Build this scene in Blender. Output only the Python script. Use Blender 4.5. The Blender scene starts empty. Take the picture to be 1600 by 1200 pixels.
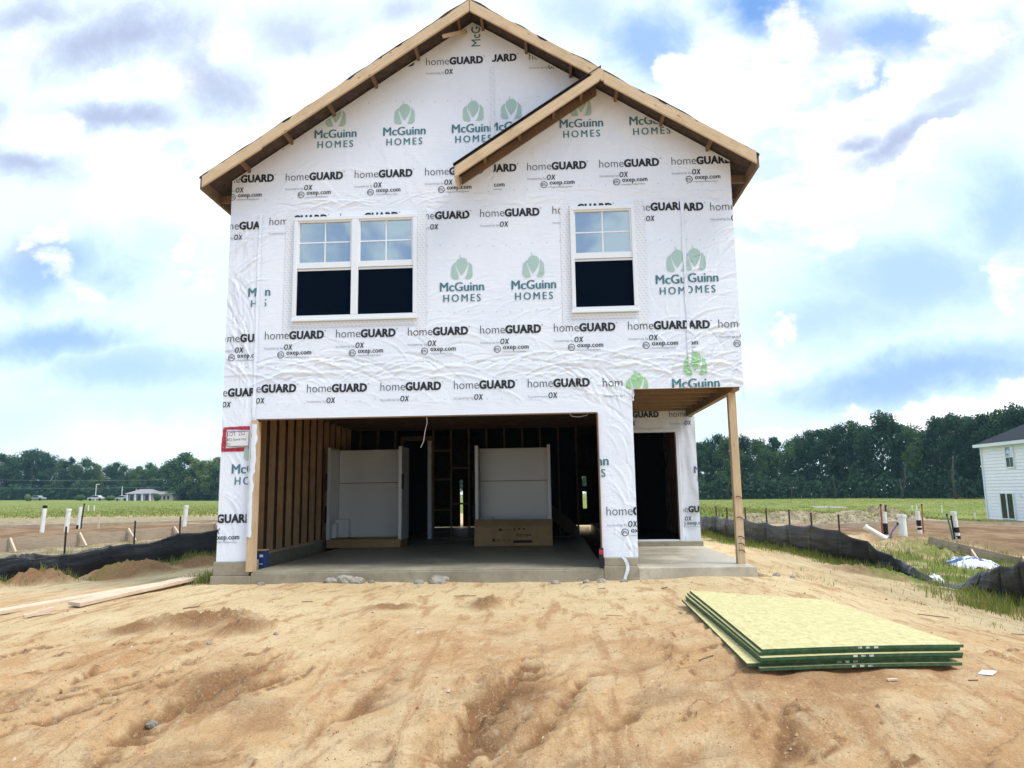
import bpy, bmesh, math, random
import numpy as np
from mathutils import Vector, Matrix
R = math.radians
random.seed(7)
rng = np.random.default_rng(11)
scene = bpy.context.scene
COL = scene.collection

# ------------------------------------------------------------------ camera
EYE = Vector((0.0, -10.0, 1.01))
PITCH, ROLL, YAW, FPX = R(8.434), R(-0.899), R(2.979), 1139.2
fw = Vector((-math.sin(YAW) * math.cos(PITCH), math.cos(YAW) * math.cos(PITCH), math.sin(PITCH)))
r0 = Vector((math.cos(YAW), math.sin(YAW), 0.0))
u0 = r0.cross(fw)
cr, sr = math.cos(ROLL), math.sin(ROLL)
rr = cr * r0 + sr * u0
uu = -sr * r0 + cr * u0
cam = bpy.data.cameras.new('camera')
cam.sensor_width = 36.0
cam.lens = FPX / 1600 * 36
cam.clip_start = 0.05
cam.clip_end = 3000
camo = bpy.data.objects.new('camera', cam)
m = Matrix((rr, uu, -fw)).transposed().to_4x4()
m.translation = EYE
camo.matrix_world = m
COL.objects.link(camo)
scene.camera = camo

# ------------------------------------------------------------------ exposure, sun, sky
scene.view_settings.view_transform = 'Standard'
scene.view_settings.look = 'None'
scene.view_settings.exposure = 0.44
scene.view_settings.gamma = 1.0
scene.view_settings.use_curve_mapping = False
SUN_EL, SUN_AZ = R(57), R(112)          # azimuth clockwise from +Y
sl = bpy.data.lights.new('sun', 'SUN')
sl.energy = 2.6
sl.angle = R(24)
sl.color = (1.0, 0.965, 0.91)
so = bpy.data.objects.new('sun', sl)
sd = Vector((math.sin(SUN_AZ) * math.cos(SUN_EL), math.cos(SUN_AZ) * math.cos(SUN_EL), math.sin(SUN_EL)))
so.rotation_euler = sd.to_track_quat('Z', 'Y').to_euler()
so.location = (0, 0, 40)
COL.objects.link(so)


def new_tree(owner):
    owner.use_nodes = True
    nt = owner.node_tree
    nt.nodes.clear()
    return nt


class NT:
    """small node helper"""
    def __init__(s, nt):
        s.nt = nt

    def n(s, typ, **kw):
        nd = s.nt.nodes.new(typ)
        for k, v in kw.items():
            setattr(nd, k, v)
        return nd

    def l(s, a, b):
        s.nt.links.new(a, b)

    def put(s, sock, v):
        if hasattr(v, 'is_output') or isinstance(v, bpy.types.NodeSocket):
            s.l(v, sock)
        elif v is not None:
            sock.default_value = v

    def math(s, op, a, b=None, c=None, clamp=False):
        nd = s.n('ShaderNodeMath', operation=op)
        nd.use_clamp = clamp
        s.put(nd.inputs[0], a)
        if b is not None: s.put(nd.inputs[1], b)
        if c is not None: s.put(nd.inputs[2], c)
        return nd.outputs[0]

    def vmath(s, op, a, b=None):
        nd = s.n('ShaderNodeVectorMath', operation=op)
        s.put(nd.inputs[0], a)
        if b is not None: s.put(nd.inputs[1], b)
        return nd.outputs[1] if op in ('LENGTH', 'DOT_PRODUCT') else nd.outputs[0]

    def mix(s, f, a, b, blend='MIX'):
        nd = s.n('ShaderNodeMix', data_type='RGBA', blend_type=blend)
        s.put(nd.inputs[0], f)
        s.put(nd.inputs[6], a if not isinstance(a, tuple) else (*a, 1) if len(a) == 3 else a)
        s.put(nd.inputs[7], b if not isinstance(b, tuple) else (*b, 1) if len(b) == 3 else b)
        return nd.outputs[2]

    def smooth(s, v, a, b, lo=0.0, hi=1.0):
        nd = s.n('ShaderNodeMapRange', interpolation_type='SMOOTHSTEP')
        s.put(nd.inputs[0], v)
        nd.inputs[1].default_value = a; nd.inputs[2].default_value = b
        nd.inputs[3].default_value = lo; nd.inputs[4].default_value = hi
        return nd.outputs[0]

    def noise(s, vec=None, scale=5.0, detail=4.0, rough=0.55, dist=0.0, color=False):
        nd = s.n('ShaderNodeTexNoise')
        if vec is not None: s.l(vec, nd.inputs['Vector'])
        nd.inputs['Scale'].default_value = scale
        nd.inputs['Detail'].default_value = detail
        nd.inputs['Roughness'].default_value = rough
        nd.inputs['Distortion'].default_value = dist
        return nd.outputs['Color'] if color else nd.outputs['Fac']

    def mapping(s, vec, loc=(0, 0, 0), rot=(0, 0, 0), scale=(1, 1, 1), typ='POINT'):
        nd = s.n('ShaderNodeMapping', vector_type=typ)
        s.l(vec, nd.inputs[0])
        nd.inputs[1].default_value = loc
        nd.inputs[2].default_value = rot
        nd.inputs[3].default_value = scale
        return nd.outputs[0]


def L(r, g, b):
    """sRGB 0-255 to linear"""
    f = lambda c: (c / 255 / 12.92) if c <= 10 else ((c / 255 + 0.055) / 1.055) ** 2.4
    return (f(r), f(g), f(b))


def pix_dir(px, py):
    return fw + rr * ((px - 800) / FPX) - uu * ((py - 600) / FPX)


def build_sky():
    w = bpy.data.worlds.new('World')
    scene.world = w
    nt = new_tree(w)
    T = NT(nt)
    out = T.n('ShaderNodeOutputWorld')
    sky = T.n('ShaderNodeTexSky', sky_type='NISHITA')
    sky.sun_disc = False
    sky.sun_elevation = SUN_EL
    sky.sun_rotation = SUN_AZ
    sky.air_density = 1.0
    sky.dust_density = 1.5
    bg = T.n('ShaderNodeBackground')
    bg.inputs[1].default_value = 0.10
    T.l(sky.outputs[0], bg.inputs[0])
    tc = T.n('ShaderNodeTexCoord')
    sep = T.n('ShaderNodeSeparateXYZ')
    T.l(tc.outputs['Generated'], sep.inputs[0])
    ay = T.math('MAXIMUM', T.math('ABSOLUTE', sep.outputs[1]), 0.12)
    u = T.math('DIVIDE', sep.outputs[0], ay)
    v = T.math('DIVIDE', sep.outputs[2], ay)
    cmb = T.n('ShaderNodeCombineXYZ')
    T.l(u, cmb.inputs[0]); T.l(v, cmb.inputs[1])
    uv = cmb.outputs[0]
    n1 = T.noise(uv, 3.2, 4, 0.55, color=True)
    n2 = T.noise(uv, 13.0, 6, 0.62, color=True)
    d1 = T.vmath('MULTIPLY', T.vmath('SUBTRACT', n1, (0.5, 0.5, 0.5)), (0.16, 0.12, 0))
    d2 = T.vmath('MULTIPLY', T.vmath('SUBTRACT', n2, (0.5, 0.5, 0.5)), (0.12, 0.10, 0))
    uvs = T.vmath('ADD', uv, T.vmath('ADD', d1, T.vmath('MULTIPLY', d2, (0.5, 0.5, 0))))
    uvc = T.vmath('ADD', uv, T.vmath('ADD', T.vmath('MULTIPLY', d1, (0.35, 0.35, 0)), d2))

    wisp = T.math('SUBTRACT', T.noise(uv, 6.0, 10, .70, .5), .5)
    wisp2 = T.math('SUBTRACT', T.noise(uv, 9.0, 10, .72, .2), .5)

    def blobs(lst, vec, inner, outer, w=None, k=0.0):
        acc = None
        off = T.math('MULTIPLY', w, k) if w is not None else None
        for cx, cy, rx, ry, rot, amp in lst:
            d = pix_dir(cx, cy)
            mp = T.mapping(vec, (d.x / d.y, d.z / d.y, 0), (0, 0, R(rot)), (rx / FPX, ry / FPX, 1), 'TEXTURE')
            ln_ = T.vmath('LENGTH', mp)
            if off is not None: ln_ = T.math('ADD', ln_, off)
            val = T.smooth(ln_, inner, outer, amp, 0.0)
            acc = val if acc is None else T.math('MAXIMUM', acc, val)
        return acc

    # open blue between the clouds
    blue = blobs([(1205, 5, 130, 50, 0, 1.0), (1010, 60, 95, 100, 60, .7), (905, 20, 80, 60, 0, .4),
                  (1400, 45, 110, 60, 20, .8), (1350, 110, 60, 45, 45, .8),
                  (1560, 330, 110, 110, 30, .6), (1420, 440, 220, 80, 8, .6), (1310, 500, 150, 60, 8, .5),
                  (1450, 590, 270, 46, 4, .95), (1540, 560, 140, 40, 0, .65),
                  (100, 420, 150, 65, 0, .7), (70, 530, 210, 36, 0, .85), (210, 575, 200, 50, 0, .6),
                  (30, 440, 100, 60, 0, .75), (490, 60, 18, 26, 0, .25), (250, 640, 240, 50, 0, .2),
                  (40, 660, 240, 70, 0, .16), (240, 370, 70, 50, 0, .22)], uvs, 0.1, 1.3, wisp, 1.5)
    # grey-lavender cloud bases
    grey = blobs([(190, 55, 200, 70, 0, 1.0), (60, 10, 140, 45, 0, .9), (330, 130, 130, 60, -35, .95),
                  (190, 182, 130, 38, -8, 1.0), (60, 270, 150, 34, -8, 1.0), (-20, 180, 60, 60, 0, .7),
                  (70, 100, 24, 40, 0, .5), (470, 40, 130, 50, 0, .7), (620, 20, 60, 40, 0, .7),
                  (560, 110, 60, 40, 0, .25), (20, 400, 70, 40, 0, .6),
                  (1400, 215, 150, 30, 32, 1.0), (1520, 110, 130, 50, 30, .7), (1330, 225, 70, 24, 20, 1.0),
                  (1290, 60, 60, 40, 40, .7), (1500, 165, 100, 34, 35, .8), (1570, 30, 30, 40, 0, .6)], uvs, 0.05, 1.35, wisp2, 1.6)
    # hard-edged sunlit cumulus
    white = blobs([(1120, 95, 85, 55, 10, 1), (1060, 110, 50, 40, 0, 1), (1230, 60, 55, 75, 0, 1), (1290, 140, 130, 50, 35, 1),
                   (1180, 180, 130, 90, 0, 1), (1190, 300, 110, 110, 0, 1), (1340, 180, 60, 26, 30, 1), (1420, 130, 70, 34, 35, 1),
                   (1500, 60, 100, 40, 30, 1), (1470, 0, 60, 30, 0, 1), (1400, 270, 130, 30, 35, 1), (1310, 310, 90, 40, 30, 1),
                   (1490, 205, 60, 22, 35, 1), (1230, 510, 40, 18, 10, 1), (1585, 430, 55, 60, 0, 1), (1470, 650, 330, 28, 6, 1),
                   (1620, 620, 80, 40, 10, 1), (1290, 390, 60, 26, 20, .8),
                   (125, 455, 60, 24, -18, .9), (75, 420, 55, 28, -20, .9), (60, 370, 55, 26, 10, .8),
                   (288, 402, 34, 32, 0, .9), (312, 430, 44, 28, 0, .8), (190, 130, 70, 26, 0, .7), (100, 215, 60, 50, 0, .8),
                   (60, 40, 34, 24, 0, .5), (360, 55, 34, 20, 0, .6), (270, 240, 60, 40, 0, .8)], uvc, 0.5, 1.06, wisp2, .9)
    glow = blobs([(230, 128, 150, 34, 0, 1), (80, 215, 90, 55, 0, 1), (285, 255, 160, 60, 0, 1), (335, 60, 70, 34, 0, .9), (55, 60, 50, 50, 0, .8), (500, 150, 140, 120, 0, .8),
                  (640, 90, 110, 70, 0, .8), (1250, 230, 230, 150, 30, .9), (1100, 250, 130, 170, 0, .9), (1450, 60, 170, 80, 30, .7), (300, 320, 200, 60, 0, .7), (1200, 560, 100, 60, 0, .5), (1500, 655, 300, 30, 4, .8), (200, 690, 300, 60, 0, .5)], uvs, 0.1, 1.3, wisp, 1.2)
    nmid = T.noise(uv, 7.0, 6, 0.62)
    base = T.mix(T.smooth(v, 0.0, 0.9), (0.72, 0.93, 1.02), (0.80, 0.92, 1.06))
    stk = T.noise(T.mapping(uv, rot=(0, 0, R(-33)), scale=(3.2, 9.0, 1)), 1.6, 8, .66, .6)
    shade = T.math('ADD', T.math('MULTIPLY', nmid, .45), T.math('MULTIPLY', stk, .55))
    base = T.mix(T.math('MULTIPLY', glow, T.smooth(shade, .36, .54, .35, 1.0)), base, (1.08, 1.1, 1.14))
    wcol = T.mix(T.smooth(shade, 0.40, 0.56), (0.62, 0.76, 0.95), (1.16, 1.17, 1.2))
    bluec = T.mix(T.smooth(v, 0.0, 0.75), (0.33, 0.52, 0.88), (0.18, 0.39, 0.82))
    # how much of the clear Nishita sky shows, then clouds over it
    c = T.mix(T.math('MULTIPLY', blue, 1.0, clamp=True), base, bluec)
    gcol = T.mix(nmid, (0.31, 0.37, 0.55), (0.50, 0.57, 0.75))
    c = T.mix(T.math('MULTIPLY', grey, T.smooth(nmid, 0.15, 0.6, 0.65, 1.0), clamp=True), c, gcol)
    c = T.mix(white, c, wcol)
    # broken cloud over the half of the sky behind the camera
    back = T.math('MULTIPLY', T.smooth(sep.outputs[1], -0.25, -0.02, 1.0, 0.0), T.smooth(T.noise(tc.outputs['Generated'], 6.5, 6, .6, .6), .44, .57))
    c = T.mix(T.math('MULTIPLY', back, .85), c, (.28, .46, .80))
    # haze at the horizon
    c = T.mix(T.smooth(v, -0.02, 0.10, 0.5, 0.0), c, (1.0, 1.08, 1.12))
    bgc = T.n('ShaderNodeBackground')
    T.l(c, bgc.inputs[0])
    bgc.inputs[1].default_value = 0.96
    mx = T.n('ShaderNodeMixShader')
    cover = T.math('SUBTRACT', 0.97, T.math('MULTIPLY', blue, 0.22))
    T.l(cover, mx.inputs[0])
    T.l(bg.outputs[0], mx.inputs[1]); T.l(bgc.outputs[0], mx.inputs[2])
    T.l(mx.outputs[0], out.inputs[0])
    w.cycles.sampling_method = 'MANUAL'
    w.cycles.sample_map_resolution = 512


build_sky()

# ------------------------------------------------------------------ numeric noise
_perm = rng.permutation(512).astype(np.int64)
_gr = rng.uniform(0, 2 * math.pi, 512)


def pnoise(x, y):
    x = np.asarray(x, float); y = np.asarray(y, float)
    xi = np.floor(x).astype(np.int64); yi = np.floor(y).astype(np.int64)
    xf = x - xi; yf = y - yi
    def g(ix, iy, dx, dy):
        h = _perm[(_perm[ix & 511] + iy) & 511]
        a = _gr[h]
        return np.cos(a) * dx + np.sin(a) * dy
    sx = xf * xf * xf * (xf * (xf * 6 - 15) + 10); sy = yf * yf * yf * (yf * (yf * 6 - 15) + 10)
    a = g(xi, yi, xf, yf); b = g(xi + 1, yi, xf - 1, yf)
    c = g(xi, yi + 1, xf, yf - 1); d = g(xi + 1, yi + 1, xf - 1, yf - 1)
    return (a + (b - a) * sx) * (1 - sy) + (c + (d - c) * sx) * sy


def fbm(x, y, o=4, lac=2.1, gain=0.5):
    s = 0; a = 1.0
    for i in range(o):
        s = s + a * pnoise(x + 17.3 * i, y - 9.1 * i)
        x = x * lac; y = y * lac; a *= gain
    return s


def sstep(v, a, b):
    t = np.clip((v - a) / (b - a), 0, 1)
    return t * t * (3 - 2 * t)


# ------------------------------------------------------------------ terrain
CP = [(-4.6, -.3, -.17), (-1, -.3, -.17), (1.1, -.3, -.16), (2.7, -.3, -.13), (-4, -2, -.13), (0, -2, -.11), (2, -2, -.06),
      (1.2, -3.1, -.04), (2.4, -5.4, -.04), (1.2, -5.5, -.03), (2.4, -3.1, -.09), (0, -4.4, -.07), (-3, -4.3, -.13), (-1, -6.2, -.27),
      (1, -6.6, -.2), (-3, -6.3, -.34), (3, -6.6, -.2), (0, -8, -.5), (-4, -8, -.55), (4, -8, -.5), (0, -10.5, -.62), (-6, -10, -.7), (6, -10, -.7),
      (-5.5, -1.5, -.17), (-9.33, 2.17, -.38), (-8.78, 2.92, -.45), (-8.1, 3.95, -.34), (-7.05, 5.2, -.2), (-12.1, 5.7, -.11), (-10.64, 6.8, -.02),
      (-8.65, 8.4, .06), (-14, 9.6, .11), (-9.84, 9.3, .1), (-6, 1.5, -.25), (-5.2, .6, -.2), (-9, -2, -.4), (-12, -6, -.6), (-6, 12, .08),
      (4.1, 10, -.16), (4.5, 7.6, -.26), (4.7, 6.6, -.25), (4.88, 5.6, -.27), (5.05, 4.8, -.3), (5.3, 4.1, -.35), (5.63, 3.68, -.48), (6.1, 2.8, -.58),
      (6.28, 1.5, -.6), (6.42, .7, -.7), (3.4, 1, -.2), (3.3, 5, -.16), (4, -2, -.28), (5, -4, -.42), (6, -1, -.66), (4.6, 1.5, -.35), (9, 0, -.75),
      (7.7, 7.6, -.26), (9.1, 7.4, -.42), (10, 11, -.28), (7.6, 4.8, -.47), (6.5, 3.3, -.6), (6.4, 14.8, -.1), (11.9, 15, -.1), (33, 47, -1.66), (29, 133, -.92),
      (61, 100, -.96), (20, 40, -.9), (-14, 25, .05), (-130, 215, .6), (-181, 223, 1.05), (-93, 187, .02), (-20, 40, 0.05), (0, 60, -.3), (0, 150, -.4),
      (600, 600, -2), (-600, 600, 1.5), (-600, -300, -1), (600, -300, -2), (0, -120, -1), (0, 600, 0), (120, 40, -2), (-100, 30, .2)]
CP = np.array(CP)


def _warp(x, y):
    return np.arcsinh(np.asarray(x) / 5.0), np.arcsinh((np.asarray(y) + 4) / 5.0)


def _tps(d2):
    return 0.5 * d2 * np.log(d2 + 1e-9)


_cx, _cy = _warp(CP[:, 0], CP[:, 1])
_n = len(CP)
_A = np.zeros((_n + 3, _n + 3))
_A[:_n, :_n] = _tps((_cx[:, None] - _cx) ** 2 + (_cy[:, None] - _cy) ** 2) + np.eye(_n) * 0.004
_A[:_n, _n:] = np.stack([np.ones(_n), _cx, _cy], 1)
_A[_n:, :_n] = _A[:_n, _n:].T
_w = np.linalg.solve(_A, np.concatenate([CP[:, 2], [0, 0, 0]]))


def ground_base(x, y):
    x = np.atleast_1d(np.asarray(x, float)); y = np.atleast_1d(np.asarray(y, float))
    a, b = _warp(x, y)
    z = _w[_n] + _w[_n + 1] * a + _w[_n + 2] * b
    for i in range(_n):
        z = z + _w[i] * _tps((a - _cx[i]) ** 2 + (b - _cy[i]) ** 2)
    return z


GULLY = [  # x0,y0,x1,y1,width,depth
    (-.62, -6.5, -.3, -5.05, .16, .11), (-.25, -6.3, .2, -5.35, .08, .055), (.15, -6.2, .6, -5.5, .06, .03), (-2.45, -6.3, -2.1, -4.6, .11, .07),
    (-2.1, -5.6, -1.75, -4.9, .08, .05), (-3.3, -6.2, -2.6, -4.7, .08, .04), (-3.6, -6.0, -3.0, -4.4, .07, .035), (-1.4, -6.4, -1.1, -5.2, .08, .04),
    (.9, -6.6, 1.1, -6.0, .06, .03), (-3.9, -5.4, -3.1, -3.8, .05, .03), (1.6, -6.5, 1.9, -5.9, .05, .02)]
MOUND = [  # x,y,rx,ry,h
    (-3.05, -3.45, .55, .22, .10), (-2.6, -3.75, .28, .2, .07), (-.68, -2.6, .2, .26, .075), (-1.6, -2.6, .3, .15, .035), (-3.6, -3.6, .3, .2, .04),
    (-8.7, 2.3, .5, .35, .22), (-7.7, 3.3, .7, .5, .22), (-9.4, 1.4, .6, .5, .2), (-6.9, 4.2, .5, .5, .12), (5.4, 2.9, .7, .4, .1), (6.5, .2, .5, .5, .12),
    (8.0, 6.2, 1.3, .7, .25), (9.6, 6.9, 1.2, .5, .2), (7.0, 7.4, .7, .5, .15), (2.1, -1.6, .3, .2, .03), (1.0, -2.1, .3, .12, .03), (-8.0, 9.4, .8, .5, .3)]


def scarp(x, y):
    """small eroded steps running down the bank: height change and mask of the risers painted darker"""
    a = (x * .80 - y * .60); b = (x * .60 + y * .80)
    n = fbm(a * .95 + 2.3, b * .42 + .7, 4) * 3.4 + .25 * fbm(x * 6, y * 6, 3)
    fl = np.floor(n); fr = n - fl
    amt = sstep(-y, 2.9, 4.4) * (.05 + .95 * sstep(fbm(x * .55 + 20, y * .55, 2), -.25, .2))
    rise = sstep(fr, 0, .085)
    return .032 * amt * (rise - fr), amt * np.exp(-((fr - .03) / .06) ** 2)


def ground_h(x, y):
    x = np.atleast_1d(np.asarray(x, float)); y = np.atleast_1d(np.asarray(y, float))
    z = ground_base(x, y)
    near = 1 - sstep(np.hypot(x, y + 4), 9, 16)
    wx = x + .12 * fbm(x * 1.7, y * 1.7, 3); wy = y + .12 * fbm(x * 1.7 + 40, y * 1.7, 3)
    gm = np.zeros_like(x)
    for gx0, gy0, gx1, gy1, w, d in GULLY:
        dx, dy = gx1 - gx0, gy1 - gy0
        ll = math.hypot(dx, dy)
        t = np.clip(((wx - gx0) * dx + (wy - gy0) * dy) / ll ** 2, 0, 1)
        px = (wx - gx0 - t * dx) * dy / ll - (wy - gy0 - t * dy) * dx / ll
        dd = np.hypot(wx - gx0 - t * dx, wy - gy0 - t * dy)
        sharp = np.where(px < 0, .2, 1.3)
        z = z - d * np.exp(-(dd / (w * sharp)) ** 2) * (0.4 + .6 * np.sin(math.pi * np.clip(t, .04, .96))) * (1 + .9 * fbm(x * 7, y * 7, 3))
        z = z + .35 * d * np.exp(-((dd - w * 1.1) / (w * .5)) ** 2) * np.clip(fbm(x * 12, y * 12, 3), 0, 1) * 1.5
        gm = np.maximum(gm, np.exp(-(dd / (w * 1.6)) ** 2) * d / .08)
    z = z + .055 * gm * fbm(x * 11, y * 11, 3)
    for mx, my, rx, ry, h in MOUND:
        q = ((wx - mx) / rx) ** 2 + ((wy - my) / ry) ** 2
        z = z + h * np.exp(-q ** 1.6 * 1.1) * (1 + (.95 if h < .12 else .5) * fbm(x * 10, y * 10, 4))
    bank = sstep(-y, 3.4, 5.4) * near
    # rills running down the bank
    a = (x * .80 - y * .60); b = (x * .60 + y * .80)
    rid = 1 - np.abs(fbm(a * 1.6 + .3 * pnoise(b * 2, a), b * .45, 3)) * 2.6
    z = z - .035 * bank * np.clip(rid - .6, 0, 1)
    z = z + near * scarp(x, y)[0]
    flat = near * (0.35 + .65 * bank)
    z = z + near * .024 * fbm(x * .9, y * .9, 2) + flat * .011 * fbm(x * 2.6, y * 2.6, 3) + near * .005 * fbm(x * 9, y * 9, 3) + near * .003 * np.abs(fbm(x * 15 + 3, y * 15, 2))
    lump = np.clip(fbm(x * 7 + 30, y * 7, 4) - .12, 0, 1) * sstep(fbm(x * .7 + 9, y * .7 + 4, 2), .1, .45)
    z = z + near * .035 * lump
    rough = sstep(np.hypot(x, y + 4), 9, 14) * (1 - sstep(np.hypot(x, y), 25, 60))
    z = z + rough * .05 * fbm(x * 1.6, y * 1.6, 4)
    # keep it under the slabs
    inside = (x > -4.75) & (x < 2.85) & (y > .05) & (y < 12.2)
    z = np.where(inside, np.minimum(z, -.24), z)
    return z


def gz(x, y):
    return float(ground_h(x, y)[0])


# ------------------------------------------------------------------ materials
def mat(name, color=None, rough=0.6, metal=0.0, spec=0.3, fn=None, bump=None):
    """Principled material; fn(T, bsdf) may add procedural nodes"""
    mt = bpy.data.materials.new(name)
    nt = new_tree(mt)
    T = NT(nt)
    out = T.n('ShaderNodeOutputMaterial')
    b = T.n('ShaderNodeBsdfPrincipled')
    b.inputs['Roughness'].default_value = rough
    b.inputs['Metallic'].default_value = metal
    b.inputs['Specular IOR Level'].default_value = spec
    if color is not None:
        b.inputs['Base Color'].default_value = (*color, 1)
    T.l(b.outputs[0], out.inputs[0])
    if fn: fn(T, b)
    return mt


def bump(T, b, height, strength=0.3, dist=0.02):
    nd = T.n('ShaderNodeBump')
    nd.inputs['Strength'].default_value = strength
    nd.inputs['Distance'].default_value = dist
    T.l(height, nd.inputs['Height'])
    T.l(nd.outputs[0], b.inputs['Normal'])


def pos(T):
    return T.n('ShaderNodeNewGeometry').outputs['Position']


def objco(T):
    return T.n('ShaderNodeTexCoord').outputs['Object']


def varied(c1, c2, scale=3.0, rough=.7, detail=5, spec=.25, stretch=(1, 1, 1), bstr=.15, bscale=None, bdist=.01):
    def fn(T, b):
        p = T.mapping(objco(T), scale=stretch)
        f = T.smooth(T.noise(p, scale, detail, .6), .3, .7)
        T.l(T.mix(f, c1, c2), b.inputs['Base Color'])
        if bstr:
            bump(T, b, T.noise(p, bscale or scale * 6, 4, .6), bstr, bdist)
    return lambda name: mat(name, None, rough, spec=spec, fn=fn)


def wood_fn(c1, c2, axis_scale):
    def fn(T, b):
        p = objco(T)
        g = T.noise(T.mapping(p, scale=axis_scale), 6.0, 5, .6, .6)
        big = T.noise(p, 2.3, 3, .5)
        c = T.mix(T.smooth(g, .3, .7), c1, c2)
        c = T.mix(T.smooth(big, .35, .7, 0, .35), c, tuple(x * .62 for x in c1))
        vor = T.n('ShaderNodeTexVoronoi')
        T.l(T.mapping(p, scale=tuple(max(.6, a * .22) for a in axis_scale)), vor.inputs['Vector'])
        vor.inputs['Scale'].default_value = 5.5
        knot = T.smooth(vor.outputs['Distance'], .05, .11, .75, 0)
        c = T.mix(knot, c, tuple(x * .25 for x in c1))
        T.l(c, b.inputs['Base Color'])
        bump(T, b, g, .15, .004)
    return fn


PINE1, PINE2 = (.54, .38, .22), (.68, .52, .33)
M = {}
M['pine_x'] = mat('pine lumber along x', rough=.75, fn=wood_fn(PINE1, PINE2, (.8, 14, 14)))
M['pine_y'] = mat('pine lumber along y', rough=.75, fn=wood_fn(PINE1, PINE2, (14, .8, 14)))
M['pine_z'] = mat('pine lumber along z', rough=.75, fn=wood_fn(PINE1, PINE2, (14, 14, .8)))
for nm_, a_ in (('rake_left', -33.6), ('rake_right', 32.6)):
    def _fn(T, b, a_=a_):
        p = T.mapping(objco(T), rot=(0, R(-a_), 0))
        g = T.noise(T.mapping(p, scale=(.8, 14, 14)), 6.0, 5, .6, .6)
        c = T.mix(T.smooth(g, .3, .7), (.54, .405, .25), (.68, .53, .35))
        vor = T.n('ShaderNodeTexVoronoi'); vor.inputs['Scale'].default_value = 4.5
        T.l(T.mapping(p, scale=(.8, 1, 2.6)), vor.inputs['Vector'])
        c = T.mix(T.smooth(vor.outputs['Distance'], .06, .13, .8, 0), c, (.16, .09, .04))
        c = T.mix(T.smooth(T.noise(p, 3, 4), .45, .7, 0, .35), c, (.36, .24, .13))
        T.l(c, b.inputs['Base Color']); bump(T, b, g, .15, .004)
    M[nm_] = mat('rake lumber ' + nm_, rough=.75, fn=_fn)
M['stud_wood'] = mat('warm stud lumber', rough=.75, fn=wood_fn((.42, .245, .115), (.56, .36, .185), (14, 14, .8)))
M['pine_dark'] = mat('shade-darkened framing lumber', rough=.8, fn=wood_fn((.17, .105, .06), (.25, .155, .09), (12, 12, .9)))  # pine with shade put into its colour; dark twigs use it too
M['form_wood'] = mat('weathered form boards', rough=.85, fn=wood_fn((.33, .25, .18), (.47, .38, .28), (.9, .9, 14)))
M['pale_wood'] = mat('fresh pale lumber', rough=.75, fn=wood_fn((.62, .47, .33), (.72, .58, .43), (4, 4, 4)))
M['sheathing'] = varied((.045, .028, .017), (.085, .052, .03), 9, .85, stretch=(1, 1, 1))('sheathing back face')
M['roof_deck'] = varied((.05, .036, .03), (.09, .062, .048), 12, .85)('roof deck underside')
M['felt'] = varied((.012, .013, .015), (.03, .03, .034), 2, .6, bstr=.4)('black roof underlayment')
M['dark_room'] = mat('unlit interior', (.02, .02, .022), .9)  # near-black colour stands in for the darkness of the rooms
M['white_vinyl'] = mat('white vinyl', (.79, .83, .87), .35, spec=.5)
M['ink_black'] = mat('black print', (.022, .026, .032), .5)
M['ink_grey'] = mat('grey print', (.30, .32, .35), .5)
M['ink_teal'] = mat('teal print', (.075, .20, .24), .5)
M['ink_green'] = mat('sage green print', (.40, .57, .52), .5)
M['ink_lime'] = mat('light green print', (.36, .62, .36), .5)
M['ink_red'] = mat('red spray paint', fn=lambda T, b: T.l(T.mix(T.smooth(T.noise(pos(T), 60, 3, .6), .35, .6), (.33, .012, .035), (.52, .05, .09)), b.inputs['Base Color']))
M['paper'] = mat('white paper', (.74, .74, .76), .7)
M['screen'] = mat('dark insect screen', (.002, .006, .014), .95, spec=.03)
M['cardboard'] = varied((.36, .22, .10), (.46, .29, .14), 3, .8)('brown cardboard')
M['tub_white'] = mat('white acrylic', (.74, .75, .73), .25, spec=.5)
M['black_plastic'] = mat('black plastic', (.012, .012, .014), .45)
M['blue_print'] = mat('blue carton', (.02, .05, .17), .6)
M['black_wire'] = mat('grey cable', (.35, .34, .33), .5)
M['steel_post'] = mat('rusty steel post', rough=.7, fn=lambda T, b: T.l(T.mix(T.smooth(T.noise(objco(T), 25, 3), .4, .65), (.022, .02, .02), (.10, .05, .035)), b.inputs['Base Color']))
M['pvc'] = mat('white pvc', fn=lambda T, b: T.l(T.mix(T.smooth(T.noise(objco(T), 7, 4), .45, .75), (.80, .80, .77), (.62, .57, .48)), b.inputs['Base Color']), rough=.4)
M['tape'] = mat('black tape', (.012, .012, .013), .5)
M['red_tube'] = mat('red pex tube', (.35, .08, .04), .5)
M['blue_tube'] = mat('violet pex tube', (.14, .14, .38), .45)
M['green_tube'] = mat('green conduit', (.03, .22, .16), .5)
M['bag_white'] = mat('white plastic bag', (.72, .75, .80), .35, spec=.5)
M['bag_blue'] = mat('blue plastic', (.05, .10, .33), .4)
M['tyre'] = mat('tyre rubber', (.012, .012, .012), .8)
M['car_white'] = mat('white car paint', (.5, .51, .53), .3, spec=.5)
M['car_grey'] = mat('grey car paint', (.25, .27, .29), .3, spec=.6)
M['dark_glass'] = mat('dark glass', (.01, .015, .02), .08, spec=.6)
M['roof_shingle'] = varied((.010, .012, .019), (.022, .025, .034), 5, .9)('charcoal shingles')


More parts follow.
